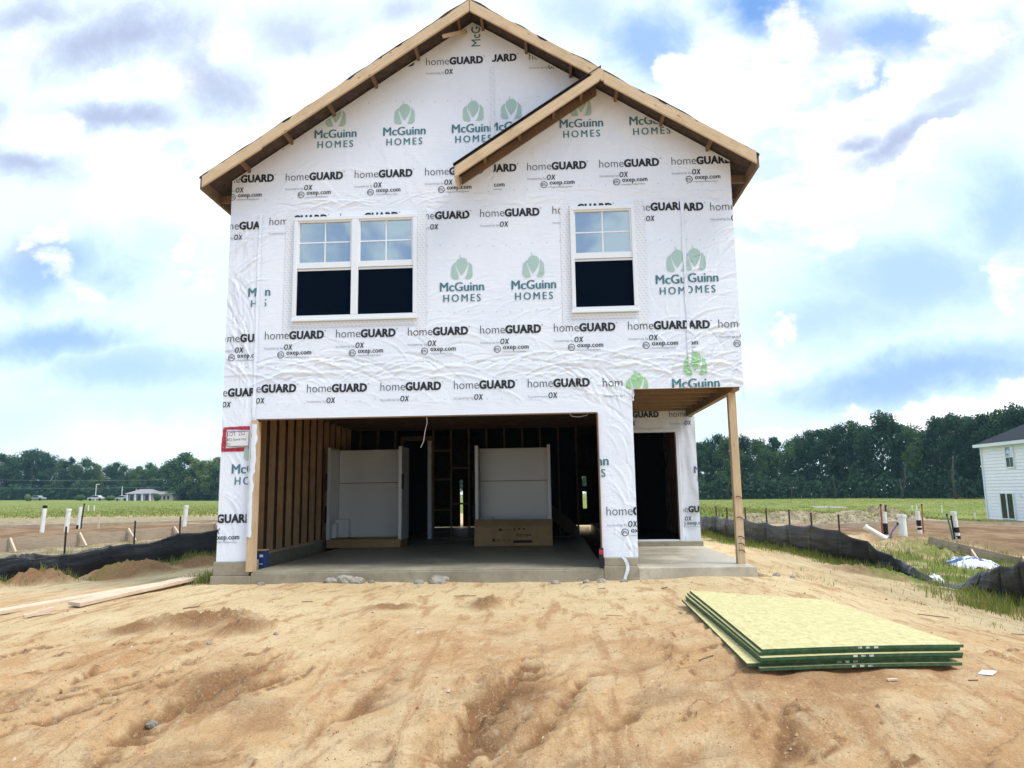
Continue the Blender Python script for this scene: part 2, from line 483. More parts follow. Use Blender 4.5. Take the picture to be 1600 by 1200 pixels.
def concrete_fn(T, b):
    p = pos(T)
    a = T.noise(p, 1.3, 5, .6); c2 = T.noise(p, 9, 5, .65); st = T.noise(T.mapping(p, scale=(14, 14, .8)), 1.0, 4, .6)
    c = T.mix(T.smooth(a, .35, .68), (.42, .37, .285), (.58, .52, .41))
    c = T.mix(T.smooth(c2, .45, .72, 0, .5), c, (.30, .27, .215))
    c = T.mix(T.smooth(st, .56, .72, 0, .35), c, (.52, .50, .46))
    T.l(c, b.inputs['Base Color'])
    T.l(T.smooth(a, .3, .7, .32, .7), b.inputs['Roughness'])
    bump(T, b, c2, .25, .01)


M['concrete'] = mat('poured concrete', fn=concrete_fn)
_cf = concrete_fn


def darker_concrete_fn(T, b):
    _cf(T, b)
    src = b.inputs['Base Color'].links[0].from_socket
    T.l(T.mix(1.0, src, (.66, .645, .60), 'MULTIPLY'), b.inputs['Base Color'])  # same concrete colour, multiplied darker for garage slab and foundation


M['concrete_slab'] = mat('grey garage concrete', fn=darker_concrete_fn)


def wrap_fn(T, b):
    p = pos(T)
    n = T.noise(p, 1.1, 4, .55)
    T.l(T.mix(T.smooth(n, .3, .7), (.77, .83, .93), (.82, .87, .95)), b.inputs['Base Color'])
    fine = T.noise(T.mapping(p, scale=(1, 1, 1)), 14, 6, .65, .8)
    weave = T.noise(T.mapping(p, scale=(.5, 1, 2.6)), 5, 5, .6, 1.2)
    h = T.math('ADD', T.math('MULTIPLY', fine, .5), weave)
    bump(T, b, h, .3, .015)


M['wrap'] = mat('white house wrap', rough=.42, spec=.35, fn=wrap_fn)


def tape_fn(T, b):
    p = pos(T)
    s = T.n('ShaderNodeSeparateXYZ'); T.l(p, s.inputs[0])
    fz = T.math('FRACT', T.math('MULTIPLY', s.outputs[2], 26.0))
    row = T.math('FLOOR', T.math('MULTIPLY', s.outputs[2], 26.0))
    fx = T.math('FRACT', T.math('ADD', T.math('MULTIPLY', s.outputs[0], 17.0), T.math('ADD', T.math('MULTIPLY', row, .37), T.math('MULTIPLY', fz, .5))))
    dash = T.math('MULTIPLY', T.math('LESS_THAN', fz, .34), T.math('LESS_THAN', fx, .58))
    T.l(T.mix(T.math('MULTIPLY', dash, .45), (.78, .82, .88), (.46, .49, .53)), b.inputs['Base Color'])
    bump(T, b, T.noise(p, 22, 4, .6), .25, .01)


M['flashing'] = mat('printed flashing tape', rough=.4, spec=.4, fn=tape_fn)


def glass_fn(T, b):
    nt = T.nt
    out = [n for n in nt.nodes if n.type == 'OUTPUT_MATERIAL'][0]
    b.inputs['Base Color'].default_value = (.13, .165, .20, 1)
    b.inputs['Roughness'].default_value = .3
    g = T.n('ShaderNodeBsdfGlossy')
    g.inputs['Color'].default_value = (.86, .93, .97, 1)
    g.inputs['Roughness'].default_value = .02
    mx = T.n('ShaderNodeMixShader')
    mx.inputs[0].default_value = .40
    T.l(b.outputs[0], mx.inputs[1]); T.l(g.outputs[0], mx.inputs[2])
    nn = T.n('ShaderNodeBump'); nn.inputs['Strength'].default_value = .05; nn.inputs['Distance'].default_value = .02
    T.l(T.noise(pos(T), 1.6, 2), nn.inputs['Height'])
    T.l(nn.outputs[0], g.inputs['Normal'])
    T.l(mx.outputs[0], out.inputs[0])


M['glass'] = mat('coated window glass', fn=glass_fn)


def fabric_fn(T, b):
    p = pos(T)
    n = T.noise(T.mapping(p, scale=(1, 1, 7)), 3, 5, .6, .8)
    T.l(T.mix(T.smooth(n, .35, .75), (.006, .007, .010), (.016, .018, .022)), b.inputs['Base Color'])
    dust = T.noise(p, 2.0, 5, .6)
    T.l(T.smooth(dust, .3, .7, .25, .42), b.inputs['Roughness'])
    bump(T, b, n, .4, .03)


M['silt'] = mat('black silt fabric', fn=fabric_fn, spec=.45)


def osb_fn(T, b):
    p = objco(T)
    v = T.n('ShaderNodeTexVoronoi'); v.inputs['Scale'].default_value = 42; v.inputs['Randomness'].default_value = 1
    T.l(T.mapping(p, scale=(1, .55, 1), rot=(0, 0, .5)), v.inputs['Vector'])
    s = T.n('ShaderNodeSeparateColor'); T.l(v.outputs['Color'], s.inputs[0])
    c = T.mix(s.outputs[0], (.50, .44, .205), (.60, .545, .28))
    c = T.mix(T.smooth(s.outputs[1], .80, .95, 0, .3), c, (.38, .27, .10))
    v2 = T.n('ShaderNodeTexVoronoi'); v2.inputs['Scale'].default_value = 11; T.l(p, v2.inputs['Vector'])
    s2 = T.n('ShaderNodeSeparateColor'); T.l(v2.outputs['Color'], s2.inputs[0])
    spot = T.math('MULTIPLY', T.smooth(v2.outputs['Distance'], .12, .2, 1, 0), T.math('GREATER_THAN', s2.outputs[0], .72))
    c = T.mix(T.math('MULTIPLY', spot, .7), c, (.22, .14, .06))
    T.l(c, b.inputs['Base Color'])
    bump(T, b, s.outputs[2], .12, .003)


M['osb'] = mat('strand board face', rough=.7, fn=osb_fn)
M['osb_edge'] = varied((.028, .075, .038), (.065, .13, .06), 30, .75)('green painted board edge')


def edge_stencil(T, b):
    p = objco(T)
    T.l(T.mix(T.smooth(T.noise(p, 40, 3), .4, .6), (.6, .62, .55), (.2, .3, .22)), b.inputs['Base Color'])


M['stencil'] = mat('white edge stencil', fn=edge_stencil)


def ground_fn(T, b):
    p = pos(T)
    ag = T.n('ShaderNodeAttribute', attribute_name='grass').outputs['Fac']
    ad = T.n('ShaderNodeAttribute', attribute_name='dirt').outputs['Fac']
    ast = T.n('ShaderNodeAttribute', attribute_name='straw').outputs['Fac']
    adamp_shade = T.n('ShaderNodeAttribute', attribute_name='damp_shade').outputs['Fac']
    big = T.noise(p, .55, 5, .6, .5); mid = T.noise(p, 2.7, 6, .62, .4); fine = T.noise(p, 17, 7, .72); gr = T.noise(p, 70, 4, .75)
    streak = T.noise(T.mapping(p, rot=(0, 0, R(-50)), scale=(2.8, .5, 1)), 2.6, 7, .66, .4)
    abank = T.n('ShaderNodeAttribute', attribute_name='subsoil').outputs['Fac']
    flat_ = T.mix(T.smooth(big, .36, .64), (.66, .475, .25), (.76, .605, .355))
    sub = T.mix(T.smooth(big, .36, .64), (.56, .33, .16), (.665, .44, .228))
    sand = T.mix(abank, flat_, sub)
    sand = T.mix(T.smooth(mid, .42, .62, 0, .6), sand, (.73, .565, .34))
    sand = T.mix(T.smooth(streak, .50, .64, 0, .75), sand, (.45, .245, .115))
    sand = T.mix(T.smooth(adamp_shade, .1, .9, 0, .95), sand, (.29, .155, .072))  # moist soil and painted crevice shade share this dark tint
    sand = T.mix(T.smooth(fine, .55, .66, 0, .5), sand, (.36, .20, .095))
    sand = T.mix(T.smooth(fine, .32, .44, .35, 0), sand, (.79, .63, .41))
    sand = T.mix(T.smooth(gr, .57, .67, 0, .6), sand, (.22, .12, .055))
    sand = T.mix(T.smooth(gr, .32, .44, .45, 0), sand, (.84, .69, .45))
    dirt = T.mix(T.smooth(T.noise(p, 1.2, 5, .65), .35, .65), (.19, .115, .062), (.34, .225, .13))
    dirt = T.mix(T.smooth(fine, .5, .75, 0, .5), dirt, (.12, .075, .045))
    straw = T.mix(T.smooth(T.noise(p, 3.5, 6, .7), .35, .65), (.24, .19, .11), (.44, .37, .24))
    straw = T.mix(T.smooth(fine, .5, .75, 0, .5), straw, (.16, .13, .06))
    gb = T.noise(p, .09, 4, .6); gm = T.noise(T.mapping(p, scale=(1, .35, 1)), .9, 6, .65)
    grass = T.mix(T.smooth(gb, .35, .65), (.185, .23, .05), (.27, .28, .08))
    grass = T.mix(T.smooth(gm, .4, .7, 0, .7), grass, (.10, .145, .035))
    c = T.mix(ad, sand, dirt)
    c = T.mix(ast, c, straw)
    c = T.mix(ag, c, grass)
    T.l(c, b.inputs['Base Color'])
    h = T.math('ADD', T.math('MULTIPLY', fine, 1.0), T.math('MULTIPLY', gr, .4))
    h = T.math('ADD', h, T.math('MULTIPLY', mid, .8))
    bump(T, b, h, .9, .04)


M['ground'] = mat('bare sandy ground', rough=.95, spec=.1, fn=ground_fn)


def leaf_mat(name, c1, c2, trans=.35):
    mt = bpy.data.materials.new(name)
    T = NT(new_tree(mt))
    out = T.n('ShaderNodeOutputMaterial')
    geo = T.n('ShaderNodeNewGeometry')
    oi = T.n('ShaderNodeObjectInfo')
    f = T.math('ADD', T.math('MULTIPLY', geo.outputs['Random Per Island'], .6), T.math('MULTIPLY', oi.outputs['Random'], .4))
    c = T.mix(f, c1, c2)
    d = T.n('ShaderNodeBsdfDiffuse'); t = T.n('ShaderNodeBsdfTranslucent')
    T.l(c, d.inputs[0]); T.l(c, t.inputs[0])
    mx = T.n('ShaderNodeMixShader'); mx.inputs[0].default_value = trans
    T.l(d.outputs[0], mx.inputs[1]); T.l(t.outputs[0], mx.inputs[2])
    T.l(mx.outputs[0], out.inputs[0])
    return mt


M['leaf_dark'] = leaf_mat('dark tree foliage', (.024, .058, .038), (.078, .135, .070))
M['leaf_mid'] = leaf_mat('green tree foliage', (.055, .108, .052), (.135, .20, .082))
M['leaf_light'] = leaf_mat('yellow green foliage', (.10, .15, .06), (.24, .30, .11))
M['grass_blade'] = leaf_mat('grass blades', (.115, .165, .028), (.27, .29, .075))
M['grass_straw'] = leaf_mat('dry grass', (.17, .20, .05), (.42, .37, .16))
M['bark'] = varied((.05, .046, .042), (.12, .11, .10), 4, .9)('grey bark')
M['rock'] = varied((.22, .20, .165), (.40, .36, .30), 8, .9, bstr=.5)('broken concrete')


def hay_fn(T, b):
    p = pos(T)
    c = T.mix(T.smooth(T.noise(p, 3, 6, .7), .35, .65), (.24, .19, .12), (.44, .37, .25))
    c = T.mix(T.smooth(T.noise(p, 16, 5, .7), .5, .7, 0, .6), c, (.13, .10, .06))
    T.l(c, b.inputs['Base Color'])
    bump(T, b, T.noise(p, 12, 5, .7), .8, .06)


M['straw_pile'] = mat('straw covered spoil', rough=.95, fn=hay_fn)


# ------------------------------------------------------------------ mesh helpers
class MB:
    def __init__(s):
        s.v = []; s.f = []; s.mi = []

    def add(s, vs, fs, mi=0):
        o = len(s.v)
        s.v += [tuple(map(float, p)) for p in vs]
        s.f += [tuple(o + i for i in f) for f in fs]
        s.mi += [mi] * len(fs)

    def box(s, x0, x1, y0, y1, z0, z1, mi=0):
        x0, x1 = min(x0, x1), max(x0, x1); y0, y1 = min(y0, y1), max(y0, y1); z0, z1 = min(z0, z1), max(z0, z1)
        s.add([(x0, y0, z0), (x1, y0, z0), (x1, y1, z0), (x0, y1, z0), (x0, y0, z1), (x1, y0, z1), (x1, y1, z1), (x0, y1, z1)],
              [(0, 3, 2, 1), (4, 5, 6, 7), (0, 1, 5, 4), (1, 2, 6, 5), (2, 3, 7, 6), (3, 0, 4, 7)], mi)

    def hexa(s, p, mi=0):
        s.add(p, [(0, 3, 2, 1), (4, 5, 6, 7), (0, 1, 5, 4), (1, 2, 6, 5), (2, 3, 7, 6), (3, 0, 4, 7)], mi)

    def bar(s, a, b, w, h, mi=0, up=(0, 0, 1)):
        """rectangular bar from a to b, w across, h along up"""
        a = Vector(a); b = Vector(b); d = (b - a).normalized(); up = Vector(up)
        x = d.cross(up)
        if x.length < 1e-4: x = d.cross(Vector((0, 1, 0)))
        x.normalize(); y = x.cross(d).normalized()
        x *= w / 2; y *= h / 2
        s.hexa([a - x - y, a + x - y, b + x - y, b - x - y, a - x + y, a + x + y, b + x + y, b - x + y], mi)

    def tube(s, pts, rad, n=8, mi=0, cap=True):
        pts = [Vector(p) for p in pts]
        if not hasattr(rad, '__len__'): rad = [rad] * len(pts)
        rings = []
        vs = []; fs = []
        ref = Vector((0, 0, 1))
        for i, p in enumerate(pts):
            d = (pts[min(i + 1, len(pts) - 1)] - pts[max(i - 1, 0)]).normalized()
            a = d.cross(ref)
            if a.length < .1: a = d.cross(Vector((0, 1, 0)))
            a.normalize(); c = a.cross(d)
            for k in range(n):
                t = 2 * math.pi * k / n
                vs.append(p + a * (math.cos(t) * rad[i]) + c * (math.sin(t) * rad[i]))
        for i in range(len(pts) - 1):
            for k in range(n):
                fs.append((i * n + k, i * n + (k + 1) % n, (i + 1) * n + (k + 1) % n, (i + 1) * n + k))
        if cap:
            fs.append(tuple(range(n))[::-1]); fs.append(tuple((len(pts) - 1) * n + k for k in range(n)))
        s.add(vs, fs, mi)

    def build(s, name, mats, parent=None, smooth=False, bevel=0.0):
        me = bpy.data.meshes.new(name)
        me.from_pydata(s.v, [], s.f)
        if not isinstance(mats, (list, tuple)): mats = [mats]
        for x in mats: me.materials.append(M[x] if isinstance(x, str) else x)
        me.polygons.foreach_set('material_index', s.mi)
        if smooth: me.polygons.foreach_set('use_smooth', [True] * len(s.f))
        me.validate(); me.update()
        o = bpy.data.objects.new(name, me)
        COL.objects.link(o)
        if parent is not None:
            o.parent = parent
            root = parent
            while root.parent: root = root.parent
            me.transform(Matrix.Translation(-root.location))      # shapes are written in world metres
        if bevel:
            md = o.modifiers.new('bevel', 'BEVEL'); md.width = bevel; md.segments = 2; md.limit_method = 'ANGLE'
        return o


def tag(o, label=None, cat=None, group=None, kind=None):
    if label: o['label'] = label
    if cat: o['category'] = cat
    if group: o['group'] = group
    if kind: o['kind'] = kind
    return o


def empty(name, loc, label, cat, group=None):
    o = bpy.data.objects.new(name, None)
    o.location = loc
    o.empty_display_size = .2
    COL.objects.link(o)
    return tag(o, label, cat, group)


def copy_thing(o, loc, rotz, scale, label=None):
    c = o.copy(); COL.objects.link(c)
    c.location = loc; c.rotation_euler = (0, 0, rotz); c.scale = scale
    if label: c['label'] = label
    for ch in o.children:
        d = ch.copy(); d.parent = c; COL.objects.link(d)
    return c


# ------------------------------------------------------------------ the house
XL, XR = -4.615, 2.643
RIDGE_X, RIDGE_Z = -1.03, 8.03
SL, SRR = .662, .640


def roof_z(x):
    return RIDGE_Z - (SL * (RIDGE_X - x) if x < RIDGE_X else SRR * (x - RIDGE_X))


W1 = (-3.65, -1.855, 3.487, 5.012)
W2 = (.342, 1.262, 3.498, 5.03)
house = empty('unfinished_house', (-1, 0, 0), 'two-storey house under construction wrapped in white printed house wrap, with open garage bay', 'house')

# creases pressed into the wrap: (x, z, angle, half length, half width, height)
CRE = []


def creases(n, x0, x1, z0, z1, ang, spread, L0, L1, w0, w1, amp):
    for _ in range(n):
        CRE.append((random.uniform(x0, x1), random.uniform(z0, z1), R(ang + random.gauss(0, spread)), random.uniform(L0, L1),
                    random.uniform(w0, w1), random.choice((1, 1, -1)) * random.uniform(.5, 1.2) * amp * 1.15))


creases(110, -4.1, 2.6, 5.02, 5.3, 2, 14, .15, .5, .006, .013, .008)
creases(60, -4.1, 2.6, 5.3, 5.75, 0, 40, .12, .4, .006, .013, .005)
creases(130, -4.1, 2.6, 2.62, 2.95, 1, 13, .15, .55, .006, .013, .009)
creases(70, -4.1, 2.6, 2.9, 3.4, -10, 35, .15, .45, .006, .013, .006)
creases(60, -4.6, -4.2, 4.0, 5.1, 60, 18, .18, .4, .006, .013, .008)
creases(50, -4.6, -4.2, 2.7, 4.0, -70, 18, .18, .4, .006, .013, .008)
creases(40, -4.6, -4.2, .2, 2.6, -80, 22, .12, .4, .006, .013, .006)
creases(70, 1.95, 2.62, 2.6, 5.2, 42, 18, .12, .36, .006, .013, .008)
creases(50, 1.0, 2.62, 2.4, 2.75, 25, 30, .08, .3, .006, .013, .008)
creases(40, -4.1, .9, 2.12, 2.6, -25, 25, .1, .4, .006, .013, .004)
creases(30, .3, 1.1, 2.1, 2.6, -38, 14, .15, .45, .006, .013, .008)
creases(36, .66, 1.1, .15, 2.0, -60, 26, .08, .3, .006, .013, .006)
creases(34, -1.8, .3, 3.4, 4.0, 22, 12, .2, .5, .006, .013, .004)
creases(24, -1.8, .3, 4.3, 5.0, 15, 30, .15, .4, .006, .013, .0025)
creases(30, 1.3, 1.95, 3.4, 5.0, 55, 20, .12, .3, .006, .013, .005)
creases(80, -4.0, 2.2, 5.5, 7.7, 95, 16, .25, .8, .02, .05, .002)
creases(50, -.7, 2.0, 5.6, 6.9, 62, 14, .25, .7, .015, .035, .0032)
CRE = np.array(CRE)


def wall_disp(x, z):
    x = np.asarray(x, float); z = np.asarray(z, float)
    d = .004 * fbm(x * 1.3, z * 1.1, 3) + .0012 * fbm(x * 5, z * 4, 3)
    for cx, cz, a, ll, w, h in CRE:
        sel = np.nonzero((np.abs(x - cx) < ll * 2) & (np.abs(z - cz) < ll * 2))[0]
        if len(sel) == 0: continue
        dx = x[sel] - cx; dz = z[sel] - cz
        t = dx * math.cos(a) + dz * math.sin(a)
        p = -dx * math.sin(a) + dz * math.cos(a) + .25 * t * t / ll
        d[sel] += h * np.exp(-(p / w) ** 2 - (t / ll) ** 2)
    # lapped sheets
    d += .005 * sstep(z, 5.10, 5.112) + .005 * (sstep(z, 2.69, 2.702)) * (1 - sstep(z, 5.09, 5.1))
    d += .004 * (1 - sstep(x, -4.165, -4.155)) * (1 - sstep(z, 5.08, 5.1)) + .004 * sstep(x, 1.93, 1.94) * (1 - sstep(z, 5.08, 5.1)) + .004 * sstep(x, -.75, -.742) * sstep(z, 5.1, 5.12)
    # flat by the openings
    k = np.ones_like(x)
    for a, b, c, e in (W1, W2, (-4.12, .64, -1, 2.085)):
        q = np.maximum(np.maximum(a - x, x - b), np.maximum(c - z, z - e))
        k = np.minimum(k, sstep(q, .06, .2))
    return np.clip(d * k, -.016, .034) + .0


wall = MB()
WALL_MATS = ['wrap', 'ink_black', 'ink_grey', 'ink_teal', 'ink_green', 'ink_lime', 'ink_red', 'flashing']


def lines(a, b, step, fixed):
    f = sorted({a, b, *[q for q in fixed if a < q < b]})
    out = []
    for p, q in zip(f[:-1], f[1:]):
        n = max(1, round((q - p) / step))
        out += [p + (q - p) * i / n for i in range(n)]
    return np.array(out + [f[-1]])


STEP = .0148
xs = lines(XL, XR, STEP, [W1[0], W1[1], W2[0], W2[1], -4.125, .645, 1.125])
zs = lines(.13, 5.2, STEP, [W1[2], W1[3], W2[2], W2[3], 2.385, 2.08])


def add_grid(X, Z, mask, mi=0, off=0.0):
    d = wall_disp(X.ravel(), Z.ravel())
    vs = np.stack([X.ravel(), -d - off, Z.ravel()], 1)
    ny, nx = X.shape
    idx = np.arange(nx * ny).reshape(ny, nx)
    q = np.stack([idx[:-1, :-1], idx[:-1, 1:], idx[1:, 1:], idx[1:, :-1]], -1)[mask]
    used = np.unique(q)
    remap = np.full(nx * ny, -1); remap[used] = np.arange(len(used))
    wall.add(vs[used].tolist(), remap[q].tolist(), mi)


X, Z = np.meshgrid(xs, zs)
cx = (X[:-1, :-1] + X[1:, 1:]) / 2; cz = (Z[:-1, :-1] + Z[1:, 1:]) / 2
keep = np.ones_like(cx, bool)
for a, b, c, e in (W1, W2, (-4.125, .645, -1, 2.08), (1.125, 9, -1, 2.385)):
    keep &= ~((cx > a) & (cx < b) & (cz > c) & (cz < e))
add_grid(X, Z, keep)
nrow = 170
T_ = np.linspace(0, 1, nrow)
top = np.array([roof_z(x) - .03 for x in xs])
add_grid(np.tile(xs, (nrow, 1)), 5.2 + T_[:, None] * (top - 5.2)[None, :], np.ones((nrow - 1, len(xs) - 1), bool))

# ---- lettering printed on the wrap
_dg = None
_cache = {}


def text_mesh(s, off=0.0, shear=0.0, spacing=1.0):
    key = (s, off, shear, spacing)
    if key in _cache: return _cache[key]
    cu = bpy.data.curves.new('t', 'FONT')
    cu.body = s; cu.size = 1.0; cu.offset = off; cu.shear = shear; cu.space_character = spacing
    cu.resolution_u = 3
    cu.fill_mode = 'FRONT'
    ob = bpy.data.objects.new('t', cu); COL.objects.link(ob)
    dg = bpy.context.evaluated_depsgraph_get()
    me = bpy.data.meshes.new_from_object(ob.evaluated_get(dg))
    vs = np.array([v.co[:] for v in me.vertices]); fs = [tuple(p.vertices) for p in me.polygons]
    bpy.data.objects.remove(ob); bpy.data.curves.remove(cu); bpy.data.meshes.remove(me)
    _cache[key] = (vs, fs)
    return _cache[key]


def clip_poly(p, axis, val, keep_gt):
    out = []
    n = len(p)
    for i in range(n):
        a, b = p[i], p[(i + 1) % n]
        ia = (a[axis] > val) == keep_gt; ib = (b[axis] > val) == keep_gt
        if ia: out.append(a)
        if ia != ib:
            t = (val - a[axis]) / (b[axis] - a[axis])
            out.append((a[0] + (b[0] - a[0]) * t, a[1] + (b[1] - a[1]) * t))
    return out


def clip_roof(p):
    for sx in (1, -1):
        out = []; n = len(p)
        val = lambda q: RIDGE_Z - .06 - (SL * (RIDGE_X - q[0]) if sx > 0 else SRR * (q[0] - RIDGE_X)) - q[1]
        for i in range(n):
            a, b = p[i], p[(i + 1) % n]; fa, fb = val(a), val(b)
            if fa > 0: out.append(a)
            if (fa > 0) != (fb > 0):
                t = fa / (fa - fb); out.append((a[0] + (b[0] - a[0]) * t, a[1] + (b[1] - a[1]) * t))
        p = out
        if len(p) < 3: return []
    return p


def ink_polys(polys, mi, clip, lift=.006, target=None, ydepth=None):
    """polys in wall (x,z); clipped, subdivided, laid on the wrap"""
    x0, x1, z0, z1 = clip
    res = []
    for p in polys:
        for ax, v, g in ((0, x0, True), (0, x1, False), (1, z0, True), (1, z1, False)):
            if len(p) >= 3: p = clip_poly(p, ax, v, g)
        if len(p) >= 3 and ydepth is None: p = clip_roof(p)
        if len(p) < 3: continue
        for i in range(1, len(p) - 1):
            res.append((p[0], p[i], p[i + 1]))
    # split long triangles
    st = res; fin = []
    while st:
        t = st.pop()
        e = [math.dist(t[i], t[(i + 1) % 3]) for i in range(3)]
        k = max(range(3), key=lambda i: e[i])
        if e[k] > .035:
            a, b, c = t[k], t[(k + 1) % 3], t[(k + 2) % 3]
            mm = ((a[0] + b[0]) / 2, (a[1] + b[1]) / 2)
            st += [(a, mm, c), (mm, b, c)]
        else:
            fin.append(t)
    if not fin: return
    arr = np.array(fin).reshape(-1, 2)
    if ydepth is None:
        d = wall_disp(arr[:, 0], arr[:, 1])
        vs = np.stack([arr[:, 0], -d - lift, arr[:, 1]], 1)
    else:
        vs = np.stack([arr[:, 0], np.full(len(arr), ydepth), arr[:, 1]], 1)
    (target or wall).add(vs.tolist(), [(i, i + 1, i + 2) for i in range(0, len(arr), 3)], mi)


WIDE = (-4.612, 2.64, 0, 9)


def put_text(s, x, z, w, h, mi, clip=WIDE, off=0.0, shear=0.0, spacing=1.0, capref='H', rot=0.0, **kw):
    vs, fs = text_mesh(s, off, shear, spacing)
    cap, _ = text_mesh(capref, off)
    sx = w / (vs[:, 0].max() - vs[:, 0].min())
    sz = h / (cap[:, 1].max())
    mnx = vs[:, 0].min()
    ca, sa = math.cos(rot), math.sin(rot)
    P = []
    for a in vs:
        px, pz = (a[0] - mnx) * sx, a[1] * sz
        P.append((x + px * ca - pz * sa, z + px * sa + pz * ca))
    ink_polys([[P[i] for i in f] for f in fs], mi, clip, **kw)


def multi(t, x, z, w, h, mi, clip, d, n, kw, **k3):
    kw = dict(kw); y_ = kw.pop('ydepth', None)
    for i in range(n):
        k2 = dict(kw, lift=.006 + .0004 * i) if y_ is None else dict(kw, ydepth=y_ - .0004 * i)
        put_text(t, x + d * (i - (n - 1) / 2), z, w, h, mi, clip, **k2, **k3)


def disc(x, z, r, n=14):
    return [(x + r * math.cos(2 * math.pi * i / n), z + r * math.sin(2 * math.pi * i / n)) for i in range(n)]


def home_guard(x, z, clip=WIDE, ox=False, s=1.0, **kw):
    put_text('home', x, z, .345 * s, .118 * s, 2 if False else 1, clip, off=-.012, capref='h', **kw)
    multi('GUARD', x + .354 * s, z, .498 * s, .114 * s, 1, clip, .006, 2, kw, off=.035, spacing=1.08)
    ink_polys([disc(x + .872 * s, z + .108 * s, .009 * s, 8)], 2, clip, **kw)
    put_text('housewrap by', x, z - .145 * s, .27 * s, .036 * s, 2, clip, off=-.005, capref='h', **kw)
    multi('OX', x + .284 * s, z - .155 * s, .118 * s, .078 * s, 1, clip, .006, 2, kw, shear=.16, spacing=1.22)
    if ox:
        multi('oxep.com', x + .32 * s, z - .228 * s, .355 * s, .068 * s, 1, clip, .004, 2, kw, spacing=1.06)
        put_text('HomeGuard Building Products', x + .322 * s, z - .275 * s, .32 * s, .022 * s, 2, clip, off=.01, **kw)
        c = (x + .237 * s, z - .225 * s)
        ring = [[(c[0] + .05 * s * math.cos(a), c[1] + .05 * s * math.sin(a)), (c[0] + .05 * s * math.cos(b), c[1] + .05 * s * math.sin(b)),
                 (c[0] + .041 * s * math.cos(b), c[1] + .041 * s * math.sin(b)), (c[0] + .041 * s * math.cos(a), c[1] + .041 * s * math.sin(a))]
                for a, b in [(2 * math.pi * i / 16, 2 * math.pi * (i + 1) / 16) for i in range(16)]]
        ink_polys(ring, 1, clip, **kw)
        put_text('ETL', c[0] - .031 * s, c[1] - .016 * s, .062 * s, .032 * s, 1, clip, off=.02, **kw)
        put_text('US', c[0] + .055 * s, c[1] - .05 * s, .022 * s, .016 * s, 2, clip, **kw)


LEAF = {  # measured on the print, metres about the centre of its base
    'l': [(-.150, .14), (-.154, .045), (-.135, .012), (-.105, 0), (-.043, 0), (-.047, .046), (-.066, .108), (-.089, .17), (-.096, .215), (-.085, .252), (-.12, .225), (-.145, .195)],
    'r': [(.150, .14), (.153, .045), (.135, .012), (.105, 0), (.042, .003), (.066, .046), (.088, .123), (.10, .185), (.10, .255), (.125, .225), (.147, .195)],
    'c': [(-.004, .054), (-.035, .108), (-.066, .17), (-.079, .223), (-.073, .27), (-.043, .30), (-.018, .312), (-.004, .24), (.0, .2), (.003, .24), (-.006, .316), (.046, .304), (.077, .27), (.085, .223), (.073, .17), (.042, .115)],
    's': [(-.031, .365), (-.022, .36), (-.01, .312), (-.006, .27), (-.012, .27), (-.02, .315)]}


def homes_logo(xc, z, clip=WIDE, green=4, teal=3, s=1.0, **kw):
    for k in 'lrs':
        pts = LEAF[k]
        cxx = sum(p[0] for p in pts) / len(pts); czz = sum(p[1] for p in pts) / len(pts)
        ink_polys([[(xc + cxx * s, z + (.175 + czz) * s), (xc + a[0] * s, z + (.175 + a[1]) * s), (xc + b[0] * s, z + (.175 + b[1]) * s)] for a, b in zip(pts, pts[1:] + pts[:1])], green, clip, **kw)
    ce = (.002, .18)
    pts = [p for p in LEAF['c'] if p not in ((-.004, .24), (.0, .2), (.003, .24))]
    ink_polys([[(xc + ce[0] * s, z + (.175 + ce[1]) * s), (xc + a[0] * s, z + (.175 + a[1]) * s), (xc + b[0] * s, z + (.175 + b[1]) * s)] for a, b in zip(pts, pts[1:] + pts[:1])], green, clip, **kw)
    y_ = kw.pop('ydepth', None)
    for i, dx in enumerate((-.005, 0, .005)):        # heavier strokes from slightly offset impressions
        k2 = dict(kw, lift=.006 + .0004 * i) if y_ is None else dict(kw, ydepth=y_ - .0004 * i)
        put_text('McGuinn', xc - .312 * s + dx, z, .624 * s, .128 * s, teal, clip, **k2)
    for i, dx in enumerate((-.003, .003)):
        k2 = dict(kw, lift=.006 + .0004 * i) if y_ is None else dict(kw, ydepth=y_ - .0004 * i)
        put_text('HOMES', xc - .265 * s + dx, z - .155 * s, .53 * s, .105 * s, teal, clip, spacing=1.35, **k2)


INF = (-4.612, 2.64, 0, 9)
A = (-4.612, -.745, 0, 9); B = (-.74, 2.64, 0, 9)
for x in (-2.76, -1.73): home_guard(x, 7.33, A)
for x in (-1.23, -.19): home_guard(x, 7.34, B)
for x in (-4.84, -3.81, -2.78, -1.74): home_guard(x, 5.595, A, True)
for x in (-1.26, -.25, .79, 1.82): home_guard(x, 5.61, B, True)
for x in (-4.11, -3.08, -2.05, -1.03): homes_logo(x, 6.24, A)
for x in (-.47, .55, 1.56): homes_logo(x, 6.245, B)
CL = (-4.612, -4.165, 0, 9); CM = (-4.155, 1.93, 0, 9); CR = (1.94, 2.64, 0, 9)
home_guard(-4.83, 4.87, CL)
home_guard(-4.03, 4.92, (-4.155, -3.78, 0, 9))
for x in (-4.03, -2.985): home_guard(x, 4.945, (-3.66, -1.84, 5.016, 9))
home_guard(-1.95, 4.925, (-1.73, 1, 0, 9)); home_guard(-.94, 4.93)
home_guard(.1, 4.94, (-1, .215, 0, 9)); home_guard(.1, 4.965, (.33, 1.27, 5.034, 9))
home_guard(1.14, 4.94, (1.385, 1.93, 0, 9))
home_guard(1.38, 4.92, CR); home_guard(2.33, 4.905, CR)
home_guard(-4.75, 3.19, CL, True)
